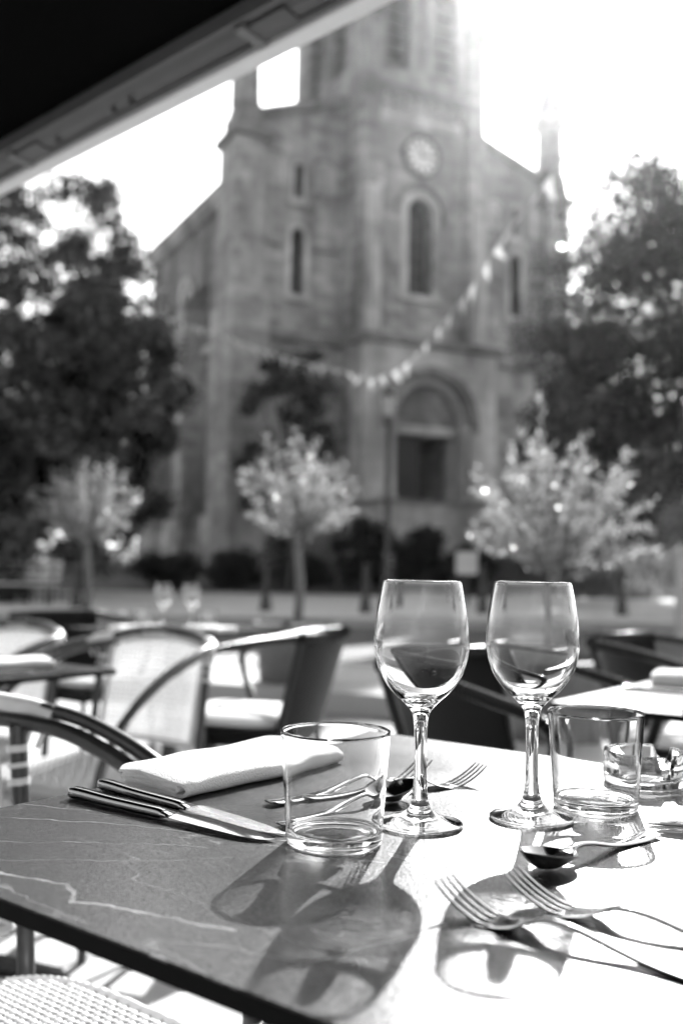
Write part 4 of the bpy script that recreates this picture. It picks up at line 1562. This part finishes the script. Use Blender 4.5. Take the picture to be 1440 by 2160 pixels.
def build_bistro(label, loc, rz, group):
    t = thing('bistro_chair', label, 'chair', loc, rz, group)
    SH = 0.42
    sx, sy = 0.215, 0.215
    # seat weave
    mb = MB()

    def fs(u, v):
        return Vector((u, v, SH + 0.004 - 0.05 * (u * u + v * v) * 0.6)), Vector((0, 0, 1)), Vector((1, 0, 0)), Vector((0, 1, 0))

    def lim(q, a, b):
        k = 1 - abs(q / a) ** 3.6
        return b * max(k, 0) ** (1 / 3.6)

    pitch = 0.0105
    n = int(2 * sx / pitch)
    weave(mb, fs, n, n, pitch, 3, 0.0026, 0.0037,
          lambda i: -lim((i - (n - 1) / 2) * pitch, sy, sx), lambda i: lim((i - (n - 1) / 2) * pitch, sy, sx),
          lambda i: -lim((i - (n - 1) / 2) * pitch, sx, sy), lambda i: lim((i - (n - 1) / 2) * pitch, sx, sy))
    s = obj('seat', mb, M_WEAVE, t)
    s['kind'] = 'stuff'
    # seat rim, wrapped in white strand
    ring = [Vector((*superellipse(2 * math.pi * k / 200, sx + 0.008, sy + 0.008), SH - 0.006)) for k in range(200)]
    rim = obj('seat_rim', MB().tube(ring, [0.011 + 0.0016 * (k % 2) for k in range(200)], 8, True), M_WEAVE, t)
    ring2 = [Vector((*superellipse(2 * math.pi * k / 200, sx + 0.006, sy + 0.006), SH - 0.045)) for k in range(200)]
    ring3 = [Vector((*superellipse(2 * math.pi * k / 100, sx + 0.009, sy + 0.009), 0)) for k in range(100)]
    mb = MB()
    rr = [[Vector((p.x, p.y, SH - 0.012)), Vector((p.x, p.y, SH - 0.05))] for p in ring3]
    vv = [q for r_ in rr for q in r_]
    mb.add(vv, [(2 * k, 2 * ((k + 1) % 100), 2 * ((k + 1) % 100) + 1, 2 * k + 1) for k in range(100)])
    obj('seat_apron', mb, M_APRON, t)
    obj('lower_rim', MB().tube(ring2, [0.008 + 0.0012 * (k % 2) for k in range(200)], 8, True), M_WEAVE, t)
    # back: woven panel inside an arched frame, leaning back
    BZ0, BH, BW = 0.475, 0.295, 0.185

    def bpos(y, z):
        k = (z - BZ0)
        return Vector((-0.215 - k * 0.20 - 0.05 * (1 - (y / 0.25) ** 2), y, z))

    def fb(u, v):
        return bpos(u, v), Vector((1, 0, 0.2)).normalized(), Vector((0, 1, 0)), Vector((-0.2, 0, 1)).normalized()

    def ztop(y):
        return BZ0 + BH - 0.015 + 0.022 * (1 - (y / BW) ** 2)

    mb = MB()
    bp_ = 0.015
    nu = int(2 * BW / bp_)

    def hb(u, v):
        return fb(u, v + BZ0 + 0.16)

    nv = int(0.33 / bp_)
    weave(mb, hb, nu, nv, bp_, 2, 0.003, 0.0052,
          lambda i: -BW, lambda i: BW if (i - (nv - 1) / 2) * bp_ + BZ0 + 0.16 < ztop(BW) else (BW * math.sqrt(max(0, 1 - ((i - (nv - 1) / 2) * bp_ + 0.16 - BH + 0.015) / 0.022))),
          lambda i: -0.155, lambda i: ztop((i - (nu - 1) / 2) * bp_) - BZ0 - 0.16)
    for f_ in (0,):
        pass
    o = obj('backrest', mb, M_WEAVEB, t)
    o['kind'] = 'stuff'
    fr = [bpos(-BW, BZ0)] + [bpos(-BW, BZ0 + BH * q) for q in (0.3, 0.6, 0.9)]
    arch = [bpos(y, ztop(y) + 0.004) for y in np.linspace(-BW * 0.93, BW * 0.93, 13)]
    fr2 = [bpos(BW, BZ0 + BH * q) for q in (0.9, 0.6, 0.3)] + [bpos(BW, BZ0)]
    path = fr + arch + fr2
    obj('panel_edge', MB().tube(spline(path, 3), 0.008, 8), M_WEAVE, t)
    obj('panel_foot', MB().tube([bpos(-BW, BZ0), bpos(0, BZ0), bpos(BW, BZ0)], 0.009, 8), M_WEAVE, t)
    # top rail running into both arms: two parallel tubes each
    PX, PY, PZ = -0.285, 0.225, 0.765
    for s_ in (-1, 1):
        a_path = [(PX - 0.015, s_ * 0.19, PZ + 0.012), (PX + 0.02, s_ * 0.235, PZ + 0.004), (PX + 0.12, s_ * 0.262, PZ - 0.012), (PX + 0.27, s_ * 0.272, PZ - 0.062),
                  (PX + 0.40, s_ * 0.268, PZ - 0.15), (PX + 0.475, s_ * 0.255, PZ - 0.26), (PX + 0.485, s_ * 0.242, PZ - 0.35)]
        obj('arm', MB().tube(spline(a_path, 6), 0.0105, 12), M_BAMBOO, t)
        b_path = [(x_ - 0.003 - 0.016 * max(0.0, (x_ - PX - 0.2) / 0.28), y_ - s_ * 0.016, z_ - 0.0185 + 0.012 * max(0.0, (x_ - PX - 0.3) / 0.2)) for x_, y_, z_ in a_path]
        obj('arm', MB().tube(spline(b_path, 6), 0.0118, 12), M_BAMBOO, t)
        # bindings where arm meets the back post
        bind = obj('binding', MB().tube(spline([(PX - 0.014, s_ * 0.192, PZ + 0.014), (PX + 0.02, s_ * 0.236, PZ + 0.002), (PX + 0.055, s_ * 0.248, PZ - 0.008)], 5), 0.0145, 12), M_BIND, t)
        for k, dz in enumerate((-0.052, -0.074, -0.098)):
            obj('band', MB().tube([(PX + 0.015 + 0.0025 * k, s_ * 0.215, PZ + dz - 0.005), (PX + 0.014 + 0.0025 * k, s_ * 0.215, PZ + dz + 0.005 - (0.003 if k == 1 else 0))], 0.0155, 14), M_BIND, bind)
        for dq in (-0.018, 0.004, 0.024):
            obj('band', MB().tube([(PX + 0.016 + dq, s_ * (0.222 + dq * 0.3), PZ - 0.05), (PX + 0.02 + dq * 1.5, s_ * (0.238 + dq * 0.3), PZ + 0.008)], 0.0035, 6), M_BIND, bind)
        # legs
        obj('rear_leg', MB().tube(spline([(PX + 0.012, s_ * 0.215, PZ - 0.02), (-0.235, s_ * 0.215, SH), (-0.25, s_ * 0.215, 0.2), (-0.275, s_ * 0.22, 0.0)], 5), 0.0125, 12), M_BAMBOO, t)
        fl = obj('front_leg', MB().tube([(0.195, s_ * 0.235, PZ - 0.33), (0.2, s_ * 0.225, SH - 0.02), (0.215, s_ * 0.225, 0.0)], 0.0125, 12), M_BAMBOO, t)
        for x_, z_ in ((0.199, SH + 0.02), (0.203, SH - 0.075)):
            obj('band', MB().tube([(x_, s_ * 0.2285, z_), (x_, s_ * 0.2275, z_ + 0.016)], 0.0145, 12), M_BIND, fl)
        obj('side_stretcher', MB().tube([(-0.25, s_ * 0.215, 0.22), (0.205, s_ * 0.225, 0.22)], 0.009, 8), M_BAMBOO, t)
    obj('top_rail', MB().tube(spline([(PX - 0.012, -0.195, PZ + 0.012), (PX - 0.045, -0.10, PZ + 0.032), (PX - 0.055, 0, PZ + 0.038), (PX - 0.045, 0.10, PZ + 0.032), (PX - 0.012, 0.195, PZ + 0.012)], 6), 0.0125, 12), M_BAMBOO, t)
    obj('cross_stretcher', MB().tube([(0.0, -0.22, 0.22), (0.0, 0.22, 0.22)], 0.009, 8), M_BAMBOO, t)
    return t


def weave_material(name, base, sc, rough, strength=0.8):
    m = mat(name, base, rough)
    nt = m.node_tree
    p = nt.nodes['Principled BSDF']
    tc = nt.nodes.new('ShaderNodeTexCoord')
    ck_ = nt.nodes.new('ShaderNodeTexChecker')
    ck_.inputs['Scale'].default_value = sc
    ck_.inputs['Color1'].default_value = grey(base * 1.15)
    ck_.inputs['Color2'].default_value = grey(base * 0.6)
    nt.links.new(tc.outputs['Object'], ck_.inputs['Vector'])
    nt.links.new(ck_.outputs['Color'], p.inputs['Base Color'])
    wv = nt.nodes.new('ShaderNodeTexWave')
    wv.inputs['Scale'].default_value = sc * 0.5
    wv.bands_direction = 'Z'
    nt.links.new(tc.outputs['Object'], wv.inputs['Vector'])
    b = nt.nodes.new('ShaderNodeBump')
    b.inputs['Strength'].default_value = strength
    b.inputs['Distance'].default_value = 0.006
    nt.links.new(wv.outputs['Fac'], b.inputs['Height'])
    nt.links.new(b.outputs[0], p.inputs['Normal'])
    return m


M_APRON = weave_material('white_woven_apron', 0.5, 90, 0.5)
M_RATTANP = weave_material('black_rattan_panel', 0.005, 130, 0.55)
M_RATTANP.node_tree.nodes['Principled BSDF'].inputs['Specular IOR Level'].default_value = 0.2

CGRP = 'white woven bistro chairs'
q = U * 0.635 + V * (-0.985)
bc = build_bistro('white woven chair with dark bamboo arms at the left end of the near table', (q.x, q.y, gz(q.y)), ANG_V, CGRP)
aA = Vector((-0.715, 2.86, 0))
copy_tree(bc, (aA.x, aA.y, gz(aA.y)), ANG_U + math.pi + 0.12, 'white woven chair at centre left, its back just left of the black armchair')
aB = aA - V * 0.62 + U * 0.02 + Vector((-0.09, 0, 0))
copy_tree(bc, (aB.x, aB.y, gz(aB.y)), ANG_U + math.pi + 0.12, 'white woven chair at the left edge behind the left table')


# ------------------------------------------------------------------ black rattan armchair
def beads(path, r0, amp=0.14, per=0.012):
    """wrapped-strand look: tube whose radius swells along its length"""
    path = [Vector(p) for p in path]
    L = [0]
    for a, b in zip(path[:-1], path[1:]):
        L.append(L[-1] + (b - a).length)
    n = max(8, int(L[-1] / per * 4))
    out, rr = [], []
    for k in range(n + 1):
        s = L[-1] * k / n
        i = min(max(np.searchsorted(L, s) - 1, 0), len(path) - 2)
        f_ = (s - L[i]) / max(L[i + 1] - L[i], 1e-9)
        out.append(path[i].lerp(path[i + 1], f_))
        rr.append(r0 * (1 + amp * math.cos(2 * math.pi * s / per)))
    return out, rr


def build_rattan(label, loc, rz, group):
    t = thing('rattan_armchair', label, 'chair', loc, rz, group)
    SH = 0.43
    # seat and cushion
    mb = MB()
    mb.bev_box(-0.22, 0.25, -0.235, 0.235, SH - 0.06, SH, 0.012)
    obj('seat', mb, M_RATTANP, t)
    mb = MB()
    rings = []
    for k, (sc_, z) in enumerate(((0.9, 0.001), (0.985, 0.01), (1.0, 0.022), (0.985, 0.036), (0.9, 0.046), (0.6, 0.050), (0.05, 0.051))):
        rings.append([Vector((0.015 + x, y, SH + z)) for x, y in [superellipse(2 * math.pi * j / 40, 0.225 * sc_, 0.215 * sc_, 0.4) for j in range(40)]])
    mb.loft(rings)
    obj('cushion', mb, M_CUSHION, t)
    p_, r_ = beads([(0.25, -0.235, SH - 0.02), (0.25, 0.235, SH - 0.02)], 0.014)
    obj('seat_front_edge', MB().tube(p_, r_, 8), M_RATTAN, t)
    # back panel: curved sheet from seat to top
    mb = MB()
    nu, nv = 24, 12
    fr, bk = [], []
    for j in range(nv + 1):
        v_ = j / nv
        z = SH - 0.03 + v_ * 0.365
        for i in range(nu + 1):
            u_ = i / nu * 2 - 1
            hw = 0.225 + 0.04 * v_
            x = -0.215 - 0.10 * v_ - 0.055 * (1 - u_ * u_) + 0.02
            fr.append(Vector((x, u_ * hw, z)))
            bk.append(Vector((x - 0.018, u_ * hw, z)))
    N_ = len(fr)
    ff = []
    for j in range(nv):
        for i in range(nu):
            a = j * (nu + 1) + i
            ff.append((a, a + 1, a + nu + 2, a + nu + 1))
            ff.append((N_ + a, N_ + a + nu + 1, N_ + a + nu + 2, N_ + a + 1))
    for i in range(nu):
        ff.append((i, N_ + i, N_ + i + 1, i + 1))
        a = nv * (nu + 1) + i
        ff.append((a, a + 1, N_ + a + 1, N_ + a))
    for j in range(nv):
        a = j * (nu + 1)
        ff.append((a, a + nu + 1, N_ + a + nu + 1, N_ + a))
        a = a + nu
        ff.append((a, N_ + a, N_ + a + nu + 1, a + nu + 1))
    mb.add(fr + bk, ff)
    obj('backrest', mb, M_RATTANP, t)
    topz = SH - 0.03 + 0.365
    top = [(-0.305 - 0.055 * (1 - u_ * u_), u_ * 0.268, topz + 0.006) for u_ in np.linspace(-1, 1, 17)]
    p_, r_ = beads(top, 0.0185)
    obj('top_roll', MB().tube(p_, r_, 9), M_RATTAN, t)
    for s_ in (-1, 1):
        arm = spline([(-0.30, s_ * 0.268, topz + 0.004), (-0.16, s_ * 0.285, topz - 0.012), (0.0, s_ * 0.292, topz - 0.045), (0.10, s_ * 0.290, topz - 0.072), (0.145, s_ * 0.286, topz - 0.11),
                      (0.135, s_ * 0.280, topz - 0.18), (0.09, s_ * 0.268, SH + 0.05), (0.06, s_ * 0.255, SH - 0.06), (0.01, s_ * 0.25, SH - 0.2), (-0.02, s_ * 0.25, 0.0)], 6)
        p_, r_ = beads(arm, 0.0155)
        obj('arm', MB().tube(p_, r_, 9), M_RATTAN, t)
        obj('front_leg', MB().tube([(0.235, s_ * 0.215, SH - 0.03), (0.245, s_ * 0.22, 0.0)], 0.0135, 10), M_RATTAN, t)
        obj('rear_leg', MB().tube([(-0.19, s_ * 0.2, SH - 0.03), (-0.245, s_ * 0.21, 0.0)], 0.0135, 10), M_RATTAN, t)
        p_, r_ = beads([(-0.205, s_ * 0.225, SH - 0.03), (-0.255, s_ * 0.245, SH + 0.16), (-0.305, s_ * 0.268, topz)], 0.013)
        obj('back_edge', MB().tube(p_, r_, 8), M_RATTAN, t)
    return t


RG = 'black rattan armchairs'
rD = Vector((-0.35, 3.88, 0))
rc = build_rattan('black rattan armchair with pale cushion at picture centre, seen from behind', (rD.x, rD.y, gz(rD.y)), R(163), RG)
rC = t2c - V * 0.62
copy_tree(rc, (rC.x, rC.y, gz(rC.y)), ANG_V, 'black rattan armchair with pale cushion behind the two white woven chairs')
rE = t4r + U * 0.36 - V * 0.24 + Vector((0.06, 0, 0))
copy_tree(rc, (rE.x, rE.y, gz(rE.y)), ANG_V, 'black rattan armchair directly behind the two large wine glasses')
copy_tree(rc, (1.26, 3.42, gz(3.42)), ANG_V, 'black rattan armchair at the right edge behind the sunlit table')
rG = t4r + U * 0.33 + V * 0.05 - U * 0.75
copy_tree(rc, (0.95, 1.64, gz(1.64)), ANG_U, 'black rattan armchair under the near side of the sunlit right table')


# ------------------------------------------------------------------ potted trees
def potted_tree(loc, pot_r, pot_h, trunk_h, cr, label, seed, n_shoot=95):
    rg = np.random.default_rng(seed)
    pt = thing('planter_pot', label[1], 'planter', loc, 0, 'round planters along the terrace edge')
    obj('pot', MB().lathe([(0, 0), (pot_r * 0.86, 0), (pot_r * 0.9, 0.02), (pot_r, pot_h - 0.05), (pot_r * 1.04, pot_h - 0.05), (pot_r * 1.05, pot_h), (pot_r * 0.95, pot_h + 0.004),
                           (pot_r * 0.93, pot_h - 0.05), (0, pot_h - 0.05)], 40), M_POT, pt)
    obj('soil', MB().lathe([(0, pot_h - 0.03), (pot_r * 0.5, pot_h - 0.035), (pot_r * 0.925, pot_h - 0.048), (0, pot_h - 0.049)], 24), M_SOIL, pt)
    base = (loc[0], loc[1], loc[2] + pot_h - 0.04)
    t = thing('potted_tree', label[0], 'tree', base, 0, 'small trees in planters along the terrace edge')
    tp = spline([(0, 0, 0), (0.012, 0.01, trunk_h * 0.5), (-0.008, 0.0, trunk_h), (0.0, 0, trunk_h + 0.15)], 5)
    obj('trunk', MB().tube(tp, [0.042 - 0.012 * i / (len(tp) - 1) for i in range(len(tp))], 9), M_BARK, t)
    lp, ld = [], []
    mbb = MB()
    cz_ = trunk_h + cr * 0.85
    for k in range(n_shoot):
        az = rg.uniform(0, 2 * math.pi)
        el = math.asin(rg.uniform(-0.42, 1.0))
        rad = cr * rg.uniform(0.45, 1.1) * (1.0 + 0.12 * math.sin(3 * az + seed) + 0.1 * math.sin(5 * az))
        tip = Vector((math.cos(az) * math.cos(el) * rad, math.sin(az) * math.cos(el) * rad, cz_ + math.sin(el) * rad * 1.02))
        st = Vector((0, 0, trunk_h + 0.05 + rg.uniform(0, 0.12)))
        mid = st.lerp(tip, 0.5) + Vector((0, 0, -0.06 * cr + rg.uniform(-0.03, 0.03)))
        path = spline([st, mid, tip, tip + Vector((tip.x * 0.25, tip.y * 0.25, rg.uniform(0.0, 0.12) + 0.26 * max(0.0, math.sin(el)) * rg.uniform(0, 1)))], 6)
        if k % 3 == 0:
            mbb.tube(path, [0.009 - 0.007 * i / (len(path) - 1) for i in range(len(path))], 5)
        for i in range(4, len(path)):
            f_ = i / len(path)
            d = (path[i] - path[i - 1]).normalized()
            for m_ in range(2):
                off = Vector(rg.normal(size=3) * 0.016)
                dd = (d + Vector(rg.normal(size=3) * 0.75)).normalized()
                lp.append(tuple(path[i] + off + dd * 0.02))
                ld.append(tuple(dd))
    obj('limb', mbb, M_BARK, t)
    obj('crown', leaf_mesh('crown', lp, 0.056, 0.30, dirs=ld, jitter=0.5), M_OLIVE, t)
    return t


potted_tree((1.38, 6.44, gz(6.44)), 0.345, 0.50, 0.50, 0.45, ('pale-leaved potted tree at right, behind the right wine glass', 'round grey planter under the right potted tree'), 3, 150)
potted_tree((-0.345, 8.15, UPZ), 0.34, 0.48, 0.64, 0.39, ('pale-leaved potted tree at centre left, above the black armchair', 'round grey planter of the middle tree, behind the central black armchair'), 4)
potted_tree((-2.36, 9.3, UPZ + 0.0), 0.34, 0.48, 0.60, 0.39, ('pale-leaved potted tree at left, before the dark trees', 'round grey planter of the left tree, behind the left chairs'), 5)

# ------------------------------------------------------------------ haze volume added for the veiling glow of lens flare
hz = bpy.data.materials.new('flare_glow_haze')
hz.use_nodes = True
hn_ = hz.node_tree
hn_.nodes.remove(hn_.nodes['Principled BSDF'])
pv = hn_.nodes.new('ShaderNodeVolumePrincipled')
pv.inputs['Color'].default_value = grey(0.95)
pv.inputs['Density'].default_value = 0.00022
pv.inputs['Anisotropy'].default_value = 0.92
hn_.links.new(pv.outputs[0], hn_.nodes['Material Output'].inputs['Volume'])
tag(obj('flare_haze', MB().box(-75, 75, -8, 120, -1.4, 42), hz, None, False), kind='stuff')
